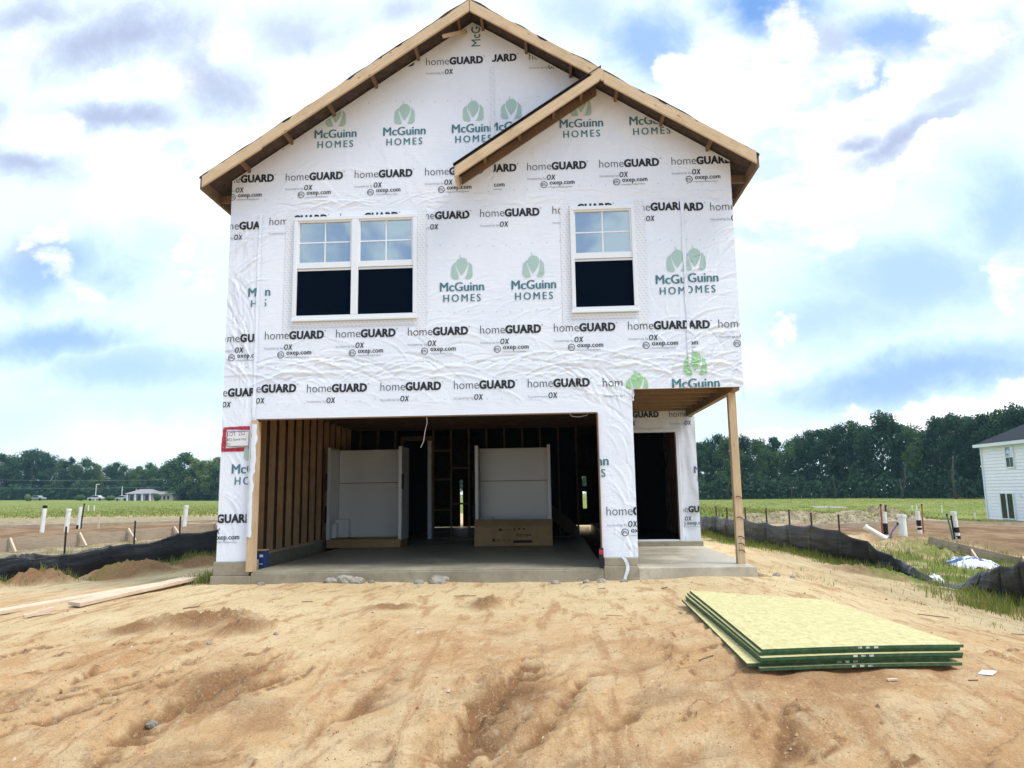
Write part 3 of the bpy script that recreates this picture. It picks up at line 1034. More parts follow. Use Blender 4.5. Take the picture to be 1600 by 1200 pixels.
for x in (-4.04, -3.01, -1.98, -.955, .08, 1.11): home_guard(x, 3.215, CM, True)
for x in (1.38, 2.35): home_guard(x, 3.21, CR, True)
homes_logo(-3.99, 3.85, CL); homes_logo(-4.3, 3.86, (-4.06, -3.8, 0, 9))
homes_logo(-1.21, 3.845); homes_logo(-.19, 3.845); homes_logo(1.835, 3.86, (1, 1.93, 0, 9)); homes_logo(2.07, 3.87, CR)
home_guard(-4.9, 2.41, (-4.612, -4.165, 0, 9)); home_guard(-4.42, 2.455, (-4.155, 1, 0, 9))
for x in (-3.41, -2.365, -1.33, -.3): home_guard(x, 2.44)
home_guard(.735, 2.425, (.7, 1.02, 0, 9))
homes_logo(-4.13, 1.325, (-4.612, -4.17, 0, 9)); homes_logo(.46, 1.35, (.655, 1.1, 0, 9))
home_guard(-4.98, .655, (-4.612, -4.19, 0, 9), True); home_guard(.725, .68, (.66, 1.12, 0, 9), True)
homes_logo(2.0, 2.38, (1.5, 2.64, 2.39, 9), green=5, s=1.02)
homes_logo(1.2, 2.12, (1.04, 1.5, 2.39, 9), green=5, s=1.0)
for i in range(3): put_text('McGuinn', -.92 + .004 * i, 7.60, .62, .128, 3, (-2, 1, 7.6, 9), rot=math.pi / 2, lift=.006 + .0004 * i)
# cap nails
nails = []
for z, x0, x1 in ((4.52, -1.7, .25), (4.5, 1.4, 2.6), (5.33, -4.5, 2.6), (2.83, -4.5, 2.6), (6.75, -3.2, 1.2), (3.55, -1.7, .2), (2.3, -4.0, .6)):
    x = x0
    while x < x1:
        nails.append(disc(x + random.uniform(-.01, .01), z + .02 * math.sin(x * 2) + random.uniform(-.01, .01), .0065, 6)); x += random.uniform(.17, .22)
ink_polys(nails, 2, WIDE)
# red sprayed box left of the garage opening
red = []
pts = [(-4.585, 1.66), (-4.578, 1.965), (-4.2, 1.985), (-4.2, 1.965), (-4.15, 2.04)]


def stroke(a, b, w0, w1, n=7):
    out = []
    dx, dz = b[0] - a[0], b[1] - a[1]; ll = math.hypot(dx, dz); nx, nz = -dz / ll, dx / ll
    e = [(a[0] + dx * i / n, a[1] + dz * i / n, (w0 + (w1 - w0) * i / n) * random.uniform(.8, 1.15)) for i in range(n + 1)]
    for p, q in zip(e[:-1], e[1:]):
        out.append([(p[0] + nx * p[2], p[1] + nz * p[2]), (p[0] - nx * p[2], p[1] - nz * p[2]), (q[0] - nx * q[2], q[1] - nz * q[2]), (q[0] + nx * q[2], q[1] + nz * q[2])])
    return out


for a, b, w0, w1 in (((-4.578, 1.645), (-4.568, 1.955), .034, .026), ((-4.585, 1.958), (-4.17, 1.958), .018, .028), ((-4.19, 1.94), (-4.185, 1.67), .02, .012),
                     ((-4.605, 1.652), (-4.19, 1.662), .024, .03), ((-4.19, 1.95), (-4.14, 2.02), .018, .01)):
    red += stroke(a, b, w0, w1)
ink_polys(red, 6, (-4.612, -4.13, 0, 9), lift=.005)
# seam tape strips (white, slightly proud) on the gable seam
tp = []
for z in np.arange(5.75, 7.65, .1):
    tp.append([(-.775, z), (-.72, z), (-.72, z + .1), (-.775, z + .1)])
for x in np.arange(-1.75, .1, .1):
    tp.append([(x, 7.66), (x + .1, 7.66), (x + .1, 7.70), (x, 7.70)])
ink_polys(tp, 7, (-4, 2, 0, roof_z(.1) - .05), lift=.0095)
tp = []
for xx, za, zb_ in ((1.935, 2.72, 5.12), (-4.16, 2.1, 5.1)):
    for z in np.arange(za, zb_, .05):
        w_ = .022 + .006 * math.sin(z * 9)
        tp.append([(xx - w_, z), (xx + w_, z), (xx + w_, z + .05), (xx - w_, z + .05)])
ink_polys(tp, 0, (-5, 3, 0, 9), lift=.011)
fac = wall.build('wall_wrap', WALL_MATS, house, smooth=False)
for p in fac.data.polygons: p.use_smooth = True

# the other outside walls
for bx_ in ((XL - .0, XL + .03, .03, 12, .13, 5.55), (XR - .03, XR, .03, 12, 2.40, 5.6), (2.62, 2.66, 3.64, 12, .09, 2.40)):
    sw = MB(); sw.box(*bx_); sw.build('side_wall', 'wrap', house)
rb = MB()
for a, b, c, e in ((XL + .03, -2.75, 0.02, 5.6), (-2.75, -2.66, 1.4, 5.6), (-2.66, .9, .02, 5.6), (.9, 1.02, .02, .5), (.9, 1.02, 1.0, 1.15), (.9, 1.02, 1.45, 5.6), (1.02, XR - .03, .02, 5.6)):
    rb.box(a, b, 11.9, 12, c, e)
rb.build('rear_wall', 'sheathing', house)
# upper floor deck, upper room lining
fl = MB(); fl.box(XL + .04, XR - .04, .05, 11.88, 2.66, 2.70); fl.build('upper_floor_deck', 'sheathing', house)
M['joist_dark'] = mat('shaded joists', rough=.85, fn=wood_fn((.07, .045, .03), (.115, .075, .05), (.9, 12, 12)))  # ceiling shade put into the joist colour
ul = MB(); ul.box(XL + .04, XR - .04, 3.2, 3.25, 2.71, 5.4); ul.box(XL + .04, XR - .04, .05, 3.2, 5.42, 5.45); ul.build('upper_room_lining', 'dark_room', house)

# ---- windows


def sash_window(win, double):
    x0, x1, z0, z1 = win
    w = MB()
    fr = .055
    w.box(x0, x1, -.045, .06, z0, z0 + fr); w.box(x0, x1, -.045, .06, z1 - fr, z1)
    w.box(x0, x0 + fr, -.047, .06, z0 + fr, z1 - fr); w.box(x1 - fr, x1, -.047, .06, z0 + fr, z1 - fr)
    w.box(x0 - .012, x1 + .012, -.053, -.02, z0 - .028, z0 + .012)
    bays = []
    if double:
        xm = (x0 + x1) / 2
        w.box(xm - .05, xm + .05, -.046, .06, z0 + fr, z1 - fr)
        bays = [(x0 + fr, xm - .05), (xm + .05, x1 - fr)]
    else:
        bays = [(x0 + fr, x1 - fr)]
    wo = w.build('window', 'white_vinyl', house, bevel=.006)
    zm = z0 + (z1 - z0) * .515
    for a, b in bays:
        s = MB()
        s.box(a, b, -.03, .03, zm - .03, zm + .055)                      # meeting rail
        s.box(a, b, -.012, .02, zm - .065, zm - .034)                    # lower rail behind
        s.box(a, a + .022, -.025, .03, zm + .055, z1 - fr); s.box(b - .022, b, -.025, .03, zm + .055, z1 - fr)
        s.box(a, b, -.026, .03, z1 - fr - .022, z1 - fr)
        s.build('sash', 'white_vinyl', wo, bevel=.003)
        g = MB()
        g.box(a + .022, b - .022, .004, .010, zm + .055, z1 - fr - .022)
        g.build('pane', 'glass', wo)
        k = MB()
        c = (a + b) / 2; zc = (zm + .055 + z1 - fr - .022) / 2
        k.box(c - .009, c + .009, -.004, .003, zm + .055, z1 - fr - .022)
        k.box(a + .022, c - .009, -.004, .003, zc - .009, zc + .009); k.box(c + .009, b - .022, -.004, .003, zc - .009, zc + .009)
        k.build('grid', 'white_vinyl', wo)
        sc = MB()
        sc.box(a, b, -.008, -.004, z0 + fr, zm - .066)
        sc.build('insect_screen', 'screen', wo)
    t = MB()
    q = .135
    for ax0, ax1, az0, az1 in ((x0 - q, x0 - .002, z0 - .2, z1 + .07), (x1 + .002, x1 + q, z0 - .2, z1 + .07), (x0 - .0, x1 + .0, z0 - .115, z0 - .03)):
        nx = 6; nz = max(2, int((az1 - az0) / .08))
        gx = np.linspace(ax0, ax1, nx); gz_ = np.linspace(az0, az1, nz)
        GX, GZ = np.meshgrid(gx, gz_)
        d = wall_disp(GX.ravel(), GZ.ravel()) + .006 + .002 * np.sin(GZ.ravel() * 40)
        # ragged far edge
        vs = np.stack([GX.ravel(), -d, GZ.ravel()], 1)
        t.add(vs.tolist(), [(j * nx + i, j * nx + i + 1, (j + 1) * nx + i + 1, (j + 1) * nx + i) for j in range(nz - 1) for i in range(nx - 1)])
    t.build('flashing_tape', 'flashing', wo, smooth=True)


sash_window(W1, True)
sash_window(W2, False)

# ---- roof
YF = -.40
for sgn, xe, ze in ((-1, -4.87, None), (1, 2.905, None)):
    ze = roof_z(xe)
    m_ = MB()
    m_.hexa([(RIDGE_X, YF, RIDGE_Z), (xe, YF, ze), (xe, 12.3, ze), (RIDGE_X, 12.3, RIDGE_Z),
             (RIDGE_X, YF, RIDGE_Z + .022), (xe, YF, ze + .022), (xe, 12.3, ze + .022), (RIDGE_X, 12.3, RIDGE_Z + .022)])
    ro = m_.build('roof', 'roof_deck', house)
    # felt with a ragged, lifted front edge
    f = MB(); n = 70; rows = 6
    vs = []
    for j in range(rows):
        yy = [YF - .035, YF - .01, YF + .4, 3, 8, 12.35][j]
        for i in range(n + 1):
            t = i / n; x = RIDGE_X + (xe - RIDGE_X) * t * 1.008
            z = roof_z(x) + .03
            if j <= 1:
                z += (.035 if sgn < 0 else .075) * max(0, float(pnoise(t * 9 + sgn * 3, 2.2 + j * .2)) + .1) + (.012 if j == 0 else 0)
            y = yy + (.03 * float(pnoise(t * 17, 5 + sgn)) if j == 0 else 0)
            vs.append((x, y, z))
    fs = [(j * (n + 1) + i, j * (n + 1) + i + 1, (j + 1) * (n + 1) + i + 1, (j + 1) * (n + 1) + i) for j in range(rows - 1) for i in range(n)]
    f.add(vs, fs)
    # hanging front lip
    lip = []
    for i in range(n + 1):
        t = i / n
        x, y, z = vs[i]
        lip += [(x, y, z), (x, y + .004, z - .035 - .02 * float(pnoise(t * 23, 9 + sgn)))]
    f.add(lip, [(2 * i, 2 * i + 1, 2 * i + 3, 2 * i + 2) for i in range(n)])
    f.build('underlayment', 'felt', ro)
    # fascia
    fa = MB(); x2 = xe + sgn * .012
    fa.box(x2 - .019, x2 + .019, YF - .0, 12.3, ze - .15, ze + .012)
    fa.build('fascia', 'pine_dark', house)
    for k in range(20):
        y = .18 + .61 * k
        so_ = MB()
        so_.box(min(xe, sgn * 0 + (XL if sgn < 0 else XR)), max(xe, (XL if sgn < 0 else XR)), y, y + .04, ze - .12, ze - .01)
        so_.build('rafter_tail', 'pine_dark', house)


def rake(a, b, y, dep, thick=.038, name='rake_board', topoff=0.0):
    m_ = MB()
    (xa, za), (xb, zb) = a, b
    sl = (zb - za) / (xb - xa)
    m_.hexa([(xa, y - thick, za - dep), (xb, y - thick, zb - dep), (xb, y, zb - dep), (xa, y, za - dep),
             (xa, y - thick, za), (xb, y - thick, zb), (xb, y, zb), (xa, y, za)])
    o = m_.build(name, 'rake_left' if zb > za else 'rake_right', house, bevel=.003)
    return o


RD = .17
for pts_ in (((-4.862, 5.532), (-4.02, 6.075)), ((-4.02, 6.092), (-1.034, 8.058)), ((-1.026, 8.058), (.86, 6.872)), ((.862, 6.852), (2.895, 5.573))):
    rake(pts_[0], pts_[1], YF, RD if pts_[0][0] < .8 else .175)
# small decorative gable
rake((-1.25, 5.515), (.80, 6.862), YF - .012, .155)
sg = MB()
sg.hexa([(-1.26, YF - .02, 5.522), (.82, YF - .02, 6.889), (.82, -.02, 6.889), (-1.26, -.02, 5.522), (-1.26, YF - .02, 5.545), (.82, YF - .02, 6.912), (.82, -.02, 6.912), (-1.26, -.02, 5.545)])
sgo = sg.build('small_gable_roof', 'roof_deck', house)
sf = MB(); sf.hexa([(-1.275, YF - .05, 5.547), (.83, YF - .05, 6.93), (.83, -.02, 6.93), (-1.275, -.02, 5.547), (-1.275, YF - .05, 5.556), (.83, YF - .05, 6.938), (.83, -.02, 6.938), (-1.275, -.02, 5.556)])
sf.build('underlayment', 'felt', sgo)
lg = MB()
lg.hexa([(-1.2, -.05, 5.42), (.78, -.05, 6.72), (.78, -.025, 6.72), (-1.2, -.025, 5.42), (-1.2, -.05, 5.55), (.78, -.05, 6.86), (.78, -.025, 6.86), (-1.2, -.025, 5.55)])
lg.build('ledger', 'pine_dark', house)
tl = MB(); tl.box(-1.262, -1.226, YF - .01, -.02, 5.375, 5.515); tl.build('fascia', 'pine_y', house)


def lookout(x, zt, y0=YF, y1=-.01):
    m_ = MB(); m_.box(x - .019, x + .019, y0 + .001, y1, zt - .085, zt - .012); m_.build('lookout', 'pine_dark', house)


for k in range(1, 7):
    lookout(RIDGE_X - .18 - (k - 1) * .63, roof_z(RIDGE_X - .18 - (k - 1) * .63))
for k in range(1, 7):
    lookout(RIDGE_X + .16 + (k - 1) * .64, roof_z(RIDGE_X + .16 + (k - 1) * .64))
for x in (-.85, -.35, .15, .55):
    lookout(x, 5.52 + (x + 1.26) * .657, YF - .01, -.05)
br = MB(); br.bar((-1.42, -.36, 7.55), (-1.12, -.05, 7.83), .03, .05); br.build('brace', 'pine_z', house)

# ---- foundation and slabs
fo = MB()
fo.box(-4.10, .66, -.03, 11.9, -.45, 0.0)                                   # garage slab
fo.box(-4.66, -4.102, -.07, .35, -.45, -.06); fo.box(-4.64, -4.14, -.04, .3, -.0601, .128)   # left pier
fo.box(-4.102, .662, -.06, -.03, -.45, -.02)
fo.box(.662, 1.115, -.065, .35, -.45, .02); fo.box(.67, 1.11, -.045, .3, .0201, .128)
fo.box(-4.64, -4.42, .3, 11.9, -.45, .115)                                  # left curb
fo.box(.95, 1.11, .3, 3.56, -.45, .115)
fo.box(1.115, 2.70, 3.56, 11.9, -.45, .085)
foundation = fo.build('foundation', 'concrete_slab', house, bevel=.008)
ps = MB(); ps.hexa([(1.117, -.062, -.45), (2.655, -.062, -.45), (2.70, 3.559, -.45), (1.117, 3.559, -.45), (1.117, -.062, -.002), (2.655, -.062, -.002), (2.70, 3.559, .0), (1.117, 3.559, 0)])
ps.build('porch_slab', 'concrete', house, bevel=.01)

# ---- garage framing
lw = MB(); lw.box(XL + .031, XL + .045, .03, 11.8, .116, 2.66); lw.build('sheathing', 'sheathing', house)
pl = MB(); pl.box(-4.565, -4.47, .3, 6.4, .1151, .153); pl.build('bottom_plate', 'pine_y', house)


def member(name, x0, x1, y0, y1, z0, z1, mt='pine_dark'):
    m_ = MB(); m_.box(x0, x1, y0, y1, z0, z1); return m_.build(name, mt, house)


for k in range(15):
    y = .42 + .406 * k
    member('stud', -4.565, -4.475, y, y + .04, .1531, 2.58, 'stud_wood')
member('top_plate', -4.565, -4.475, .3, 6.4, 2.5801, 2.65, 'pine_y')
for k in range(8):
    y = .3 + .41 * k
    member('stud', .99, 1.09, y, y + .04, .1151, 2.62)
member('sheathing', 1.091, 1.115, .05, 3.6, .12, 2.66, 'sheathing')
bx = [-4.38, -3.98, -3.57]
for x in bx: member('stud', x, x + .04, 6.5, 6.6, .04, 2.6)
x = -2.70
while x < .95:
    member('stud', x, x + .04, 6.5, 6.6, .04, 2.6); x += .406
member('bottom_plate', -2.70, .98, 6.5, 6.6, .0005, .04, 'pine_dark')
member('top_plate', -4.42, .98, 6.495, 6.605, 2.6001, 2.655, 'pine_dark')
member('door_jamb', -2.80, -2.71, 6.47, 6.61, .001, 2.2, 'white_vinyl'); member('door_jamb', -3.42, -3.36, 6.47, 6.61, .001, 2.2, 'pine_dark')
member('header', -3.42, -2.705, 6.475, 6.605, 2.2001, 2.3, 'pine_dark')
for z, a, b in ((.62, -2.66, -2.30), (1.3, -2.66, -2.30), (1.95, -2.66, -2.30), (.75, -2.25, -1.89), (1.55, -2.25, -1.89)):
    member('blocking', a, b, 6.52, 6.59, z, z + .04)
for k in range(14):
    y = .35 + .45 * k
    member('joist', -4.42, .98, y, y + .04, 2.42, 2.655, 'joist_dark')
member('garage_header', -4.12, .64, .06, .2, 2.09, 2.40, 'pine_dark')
member('header_shadow_line', -4.12, .642, .0, .058, 2.064, 2.079, 'pine_dark')  # dark strip in place of the thin shadow under the header
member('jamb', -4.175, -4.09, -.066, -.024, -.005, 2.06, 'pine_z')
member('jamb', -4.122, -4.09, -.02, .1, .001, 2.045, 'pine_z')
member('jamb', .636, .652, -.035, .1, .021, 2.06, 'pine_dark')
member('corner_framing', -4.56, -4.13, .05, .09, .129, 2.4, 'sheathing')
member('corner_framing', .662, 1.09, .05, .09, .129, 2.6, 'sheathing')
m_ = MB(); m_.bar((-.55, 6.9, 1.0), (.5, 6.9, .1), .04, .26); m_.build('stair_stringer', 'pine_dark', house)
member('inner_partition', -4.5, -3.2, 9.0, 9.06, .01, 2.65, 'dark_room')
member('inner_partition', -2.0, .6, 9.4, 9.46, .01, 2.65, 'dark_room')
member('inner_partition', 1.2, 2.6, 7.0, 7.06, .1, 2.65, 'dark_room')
# torn wrap folded round the left jamb
tw = MB(); n = 26; vs = []
for i in range(n + 1):
    z = 2.03 - 1.55 * i / n
    e = .045 * float(pnoise(i * .45, 3)) + .03 * (1 if i < 12 else .2)
    vs += [(-4.20 + .01 * float(pnoise(i * .5, 8)), -.03, z), (-4.165 + e * .5, -.078 - .012 * float(pnoise(i * .8, 1)), z - .02), (-4.118 + e, -.070 + .01 * float(pnoise(i * .6, 5)), z - .03)]
tw.add(vs, [(3 * i + k, 3 * i + k + 1, 3 * i + k + 4, 3 * i + k + 3) for i in range(n) for k in range(2)])
tw.build('torn_wrap_edge', 'wrap', house, smooth=True)
tw2 = MB(); vs = []
for i in range(9):
    z = .14 - .30 * i / 8
    x = .925 + .035 * math.sin(i * .55) + .006 * i
    vs += [(x - .028, -.075 - .008 * math.sin(i * 1.7), z), (x + .028 - .003 * i, -.082, z - .012)]
tw2.add(vs, [(2 * i, 2 * i + 1, 2 * i + 3, 2 * i + 2) for i in range(8)])
tw2.build('hanging_wrap_strip', 'wrap', house, smooth=True)
cb = MB(); cb.tube([(-1.72, .02, 2.08), (-1.71, .02, 1.98), (-1.74, .02, 1.86), (-1.76, .02, 1.72), (-1.80, .02, 1.64)], .006, 5); cb.build('cable', 'black_wire', house)
cb = MB(); cb.tube([(.25, .03, 2.08), (.3, .03, 2.03), (.4, .03, 2.02), (.5, .03, 2.04), (.54, .03, 2.10)], .005, 5); cb.build('cable', 'black_wire', house)
# staple fringe under the jetty corner
for a in range(4):
    fr_ = MB(); fr_.tube([(2.6 + a * .012, -.02, 2.39), (2.615 + a * .012, -.03, 2.30), (2.60 + a * .014, -.03, 2.24 - .03 * a)], .003, 4); fr_.build('loose_thread', 'wrap', house)
for a in range(3):
    fr_ = MB(); fr_.tube([(1.12 + a * .012, -.02, 2.39), (1.13 + a * .012, -.03, 2.30), (1.145 - a * .014, -.03, 2.22)], .004, 4); fr_.build('loose_thread', 'wrap', house)

# ---- porch
M['beam'] = mat('shaded beam lumber', rough=.8, fn=wood_fn((.28, .19, .11), (.38, .26, .16), (14, .8, 14)))  # porch shade put into the lumber colour
pp = MB(); pp.box(2.50, 2.605, .30, .41, .0, 2.345)
ppo = pp.build('porch_post', 'pine_z', house, bevel=.004)
for z in (.18, .27, .36, .62, .9):
    st = MB(); st.tube([(2.52, .298, z), (2.56, .285, z + .006), (2.59, .295, z - .012), (2.606, .31, z - .04)], .006, 5)
    st.build('metal_strap', 'steel_post', ppo)
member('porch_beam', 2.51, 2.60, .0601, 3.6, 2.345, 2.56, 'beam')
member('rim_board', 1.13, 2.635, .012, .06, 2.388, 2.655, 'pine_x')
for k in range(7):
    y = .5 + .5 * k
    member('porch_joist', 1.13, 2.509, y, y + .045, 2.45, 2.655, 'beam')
# door wall at the back of the porch
DY = 3.6
dwl = MB()
def dgrid(x0, x1, z0, z1):
    nx = max(2, int((x1 - x0) / .03)); nz = max(2, int((z1 - z0) / .03))
    gx = np.linspace(x0, x1, nx); gq = np.linspace(z0, z1, nz); GX, GZ = np.meshgrid(gx, gq)
    d = .006 * fbm(GX.ravel() * 4, GZ.ravel() * 2, 3) + .012 * np.clip(1 - 3 * np.abs(fbm(GX.ravel() * 3 + GZ.ravel() * .8, GZ.ravel() * .7 - GX.ravel() * 2, 2)), 0, 1)
    vs = np.stack([GX.ravel(), DY - d, GZ.ravel()], 1)
    dwl.add(vs.tolist(), [(j * nx + i, j * nx + i + 1, (j + 1) * nx + i + 1, (j + 1) * nx + i) for j in range(nz - 1) for i in range(nx - 1)])
dgrid(2.36, 2.665, .086, 2.66); dgrid(1.13, 2.36, 2.13, 2.66)
k_ = dict(target=dwl, ydepth=DY - .022)
s_ = .97
home_guard(1.18, 2.345, (1.14, 2.62, 0, 9), s=s_, **k_); home_guard(2.20, 2.34, (2.1, 2.62, 0, 9), s=s_, **k_)
home_guard(2.12, .60, (2.37, 2.665, 0, 9), True, s=s_, **k_); homes_logo(2.92, 1.3, (2.37, 2.66, 0, 9), **k_)
dwl.build('door_wall_wrap', WALL_MATS, house, smooth=True)
dj = MB()
dj.box(2.295, 2.36, DY - .02, DY + .12, .085, 2.13); dj.box(1.13, 2.294, DY - .021, DY + .12, 2.065, 2.129); dj.box(1.13, 2.294, DY - .01, DY + .12, .0855, .115)
dj.build('door_frame', 'white_vinyl', house, bevel=.005)
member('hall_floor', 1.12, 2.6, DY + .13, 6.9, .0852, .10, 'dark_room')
member('hall_wall', 1.116, 1.128, DY + .13, 6.9, .1, 2.65, 'sheathing')
for k in range(5): member('stud', 2.52, 2.61, 4.1 + .5 * k, 4.14 + .5 * k, .1, 2.6)

# ---- lot notice pinned in the red box
nt_ = MB(); nt_.box(-4.525, -4.215, -.0325, -.031, 1.70, 1.915)
for a, b in (((-4.52, 1.908), (-4.22, 1.908)), ((-4.52, 1.705), (-4.22, 1.705)), ((-4.521, 1.705), (-4.521, 1.908))):
    ink_polys(stroke(a, b, .003, .003, 2), 1, WIDE, target=nt_, ydepth=-.0335)
for s__, x, z, w, h in (('LOT  252', -4.515, 1.845, .25, .055), ('852 Stone hop', -4.515, 1.775, .27, .038), ('Dr', -4.51, 1.72, .05, .03)):
    put_text(s__, x, z, w, h, 1, WIDE, off=-.005, rot=.05, target=nt_, ydepth=-.0335)
notice = nt_.build('lot_notice', ['paper', 'ink_black'])
tag(notice, 'white handwritten paper reading LOT 252 inside the red painted box', 'notice')


# ------------------------------------------------------------------ ground sheet
def build_ground():
    def axis(a, b, step, lo, hi):
        core = np.arange(a, b + 1e-6, step)
        up = []; s = step; p = b
        while p < hi:
            s *= 1.13; p += s; up.append(p)
        dn = []; s = step; p = a
        while p > lo:
            s *= 1.13; p -= s; dn.append(p)
        return np.concatenate([dn[::-1], core, up])
    xs = axis(-10.4, 7.4, .032, -420, 420)
    ys = axis(-7.0, -2.6, .021, -300, -2.6)
    y2 = np.arange(-2.6 + .045, 7, .045)
    y3 = []; st_ = .045; p_ = y2[-1]
    while p_ < 420:
        st_ *= 1.13; p_ += st_; y3.append(p_)
    ys = np.concatenate([ys, y2, y3])
    X, Y = np.meshgrid(xs, ys)
    x = X.ravel(); y = Y.ravel()
    z = ground_h(x, y)
    nx, ny = len(xs), len(ys)
    idx = np.arange(nx * ny).reshape(ny, nx)
    q = np.stack([idx[:-1, :-1], idx[:-1, 1:], idx[1:, 1:], idx[1:, :-1]], -1).reshape(-1, 4)
    me = bpy.data.meshes.new('ground')
    me.vertices.add(nx * ny); me.vertices.foreach_set('co', np.stack([x, y, z], 1).ravel())
    me.loops.add(q.size); me.loops.foreach_set('vertex_index', q.ravel())
    me.polygons.add(len(q)); me.polygons.foreach_set('loop_start', np.arange(0, q.size, 4)); me.polygons.foreach_set('loop_total', np.full(len(q), 4))
    me.polygons.foreach_set('use_smooth', np.ones(len(q), bool))
    me.update(); me.validate()
    n1 = fbm(x * .35, y * .35, 4); n2 = fbm(x * 1.6 + 5, y * 1.6, 4)
    # far field, nearer on the right
    edge = np.where(x < 0, 27 + 3 * n1, 17.5 + 2.5 * n1 + 1.5 * n2)
    grass = sstep(y - edge + 1.5 * n2, -1, 2.0)
    # patches by the fences and between them
    right = sstep(x + .35 * n2, 3.3 + .30 * np.clip(-y + 8, 0, 12), 3.9 + .30 * np.clip(-y + 8, 0, 12)) * (1 - sstep(y, 10, 13)) * sstep(y, -3, 0) * (1 - sstep(x, 5.2, 6.0) * sstep(y, 4.6, 5.6))
    midr = sstep(x, 5.7, 6.3) * (1 - sstep(x, 9.5, 11)) * sstep(y, 2.2, 3.2) * (1 - sstep(y + .5 * n1, 5.2, 6.3))
    left = sstep(-x + .3 * n2, 4.75, 5.0) * (1 - sstep(-x, 5.6, 6.4)) * sstep(y, -.2, .6) * (1 - sstep(y, 8, 12)) * .8
    lf = .7 * sstep(.5 + n2, .3, .8) * sstep(-x, 6.2, 8.2) * (1 - sstep(np.abs(y - (5.2 - (-x - 7.05) * 1.35)), .6, 1.8)) * .6
    grass = np.maximum.reduce([grass, right * sstep(n2 + .25 * n1, -.25, .25), midr * sstep(n2, -.5, .2), left * sstep(n2, -.2, .25), lf])
    dirt = np.maximum(sstep(-x, 7.6, 8.4) * sstep(y + (-x - 8.6) * -.0, 7.3, 8.2) * (1 - sstep(y, 13.5, 15.5)), sstep(x, 6.6, 7.6) * sstep(y + .4 * n2, 5.4, 6.6) * (1 - sstep(y, 14, 16)))
    dirt = np.maximum(dirt, .55 * sstep(x, 5.5, 7) * (1 - sstep(y, 2.0, 3.2)) * sstep(y, -4, 0))
    straw = np.maximum(sstep(-x, 6.5, 8) * sstep(y, 12.5, 16) * (1 - sstep(y, 24, 30)), sstep(-x + .4 * n2, 8.2, 9.0) * (1 - sstep(y, 7.0, 8.0)) * sstep(y - 5.2 + (-x - 7.05) * 1.35, .4, 1.0))
    straw = np.maximum(straw, .8 * sstep(x, 5.5, 7) * sstep(y, 13, 15) * (1 - sstep(y, 20, 24)))
    straw = np.maximum(straw, .45 * sstep(x + .8 * n1, 2.9, 4.5) * sstep(y, -5.5, -2) * (1 - sstep(y, 4, 8)))
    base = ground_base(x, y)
    damp_shade = np.clip((base - z) / .045, 0, 1) + .35 * sstep(fbm(x * .6 + 3, y * .6 + 8, 4), .12, .5) * sstep(-y, 2.6, 4.2)  # low ground painted darker as crevice shade, plus random moist patches
    damp_shade = np.maximum(damp_shade, scarp(x, y)[1] * .9)  # dark lines painted on the step faces in place of shade
    damp_shade = np.maximum(damp_shade, 1.1 * np.exp(-((x + .25) / .3) ** 2 - ((y + 5.75) / .55) ** 2) * (.75 + .8 * n2)); damp_shade = np.maximum(damp_shade, .9 * np.exp(-((x + 2.15) / .35) ** 2 - ((y + 5.2) / .6) ** 2) * (.7 + .8 * n2))
    damp_shade = np.maximum(damp_shade, sstep(-y + .5 * n1 + .3 * n2, 3.7, 5.6) * .5 * sstep(fbm(x * 1.3 + 4, y * 1.3, 4), -.05, .4))
    sub = np.maximum(sstep(-y + .9 * n1 + .4 * n2, 2.6, 4.6), .8 * sstep(np.abs(x) + .6 * n1, 4.5, 6.5) * sstep(-y, -1, 1))
    for mx, my, rx, ry, h in MOUND[5:9] + MOUND[9:11]:
        damp_shade = np.maximum(damp_shade, 1.5 * np.exp(-.8 * (((x - mx) / rx) ** 2 + ((y - my + .1) / ry) ** 2)) * (1 + .5 * n2))
    for mx, my, rx, ry, h in MOUND[:5]:
        damp_shade = np.maximum(damp_shade, .9 * np.exp(-(((x - mx) / rx) ** 2 + ((y - my + .1) / ry) ** 2)))
    for nm, a in (('grass', grass), ('dirt', dirt), ('straw', straw), ('damp_shade', np.clip(damp_shade, 0, 1)), ('subsoil', np.clip(sub, 0, 1))):
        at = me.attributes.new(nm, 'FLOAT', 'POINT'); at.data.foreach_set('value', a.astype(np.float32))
    me.materials.append(M['ground'])
    o = bpy.data.objects.new('ground', me); COL.objects.link(o)
    tag(o, kind='structure')


build_ground()


# ------------------------------------------------------------------ grass
def blades(name, pts, hmin, hmax, wmin, wmax, mats, lean=.35, straw=.25, per=1, spread=.08):
    v = []; f = []; mi = []
    pts = np.array(pts)
    zz = ground_h(pts[:, 0], pts[:, 1]) if len(pts) else []
    for (px, py, sc), pz in zip(pts, zz):
        for _ in range(per):
            a = random.uniform(0, 2 * math.pi)
            h = random.uniform(hmin, hmax) * sc; w = random.uniform(wmin, wmax)
            x = px + random.gauss(0, spread); y = py + random.gauss(0, spread)
            dx, dy = math.cos(a) * w, math.sin(a) * w
            b = random.uniform(0, 2 * math.pi); l = h * random.uniform(0, lean) * 1.5
            lx, ly = math.cos(b) * l, math.sin(b) * l
            o = len(v)
            v += [(x - dx, y - dy, pz - .02), (x + dx, y + dy, pz - .02), (x + dx * .6 + lx * .4, y + dy * .6 + ly * .4, pz + h * .6), (x - dx * .6 + lx * .4, y - dy * .6 + ly * .4, pz + h * .6),
                  (x + lx, y + ly, pz + h)]
            f += [(o, o + 1, o + 2, o + 3), (o + 3, o + 2, o + 4)]
            k = 1 if random.random() < straw else 0
            mi += [k, k]
    m_ = MB(); m_.v = v; m_.f = f; m_.mi = mi
    o = m_.build(name, mats)
    return tag(o, kind='stuff')


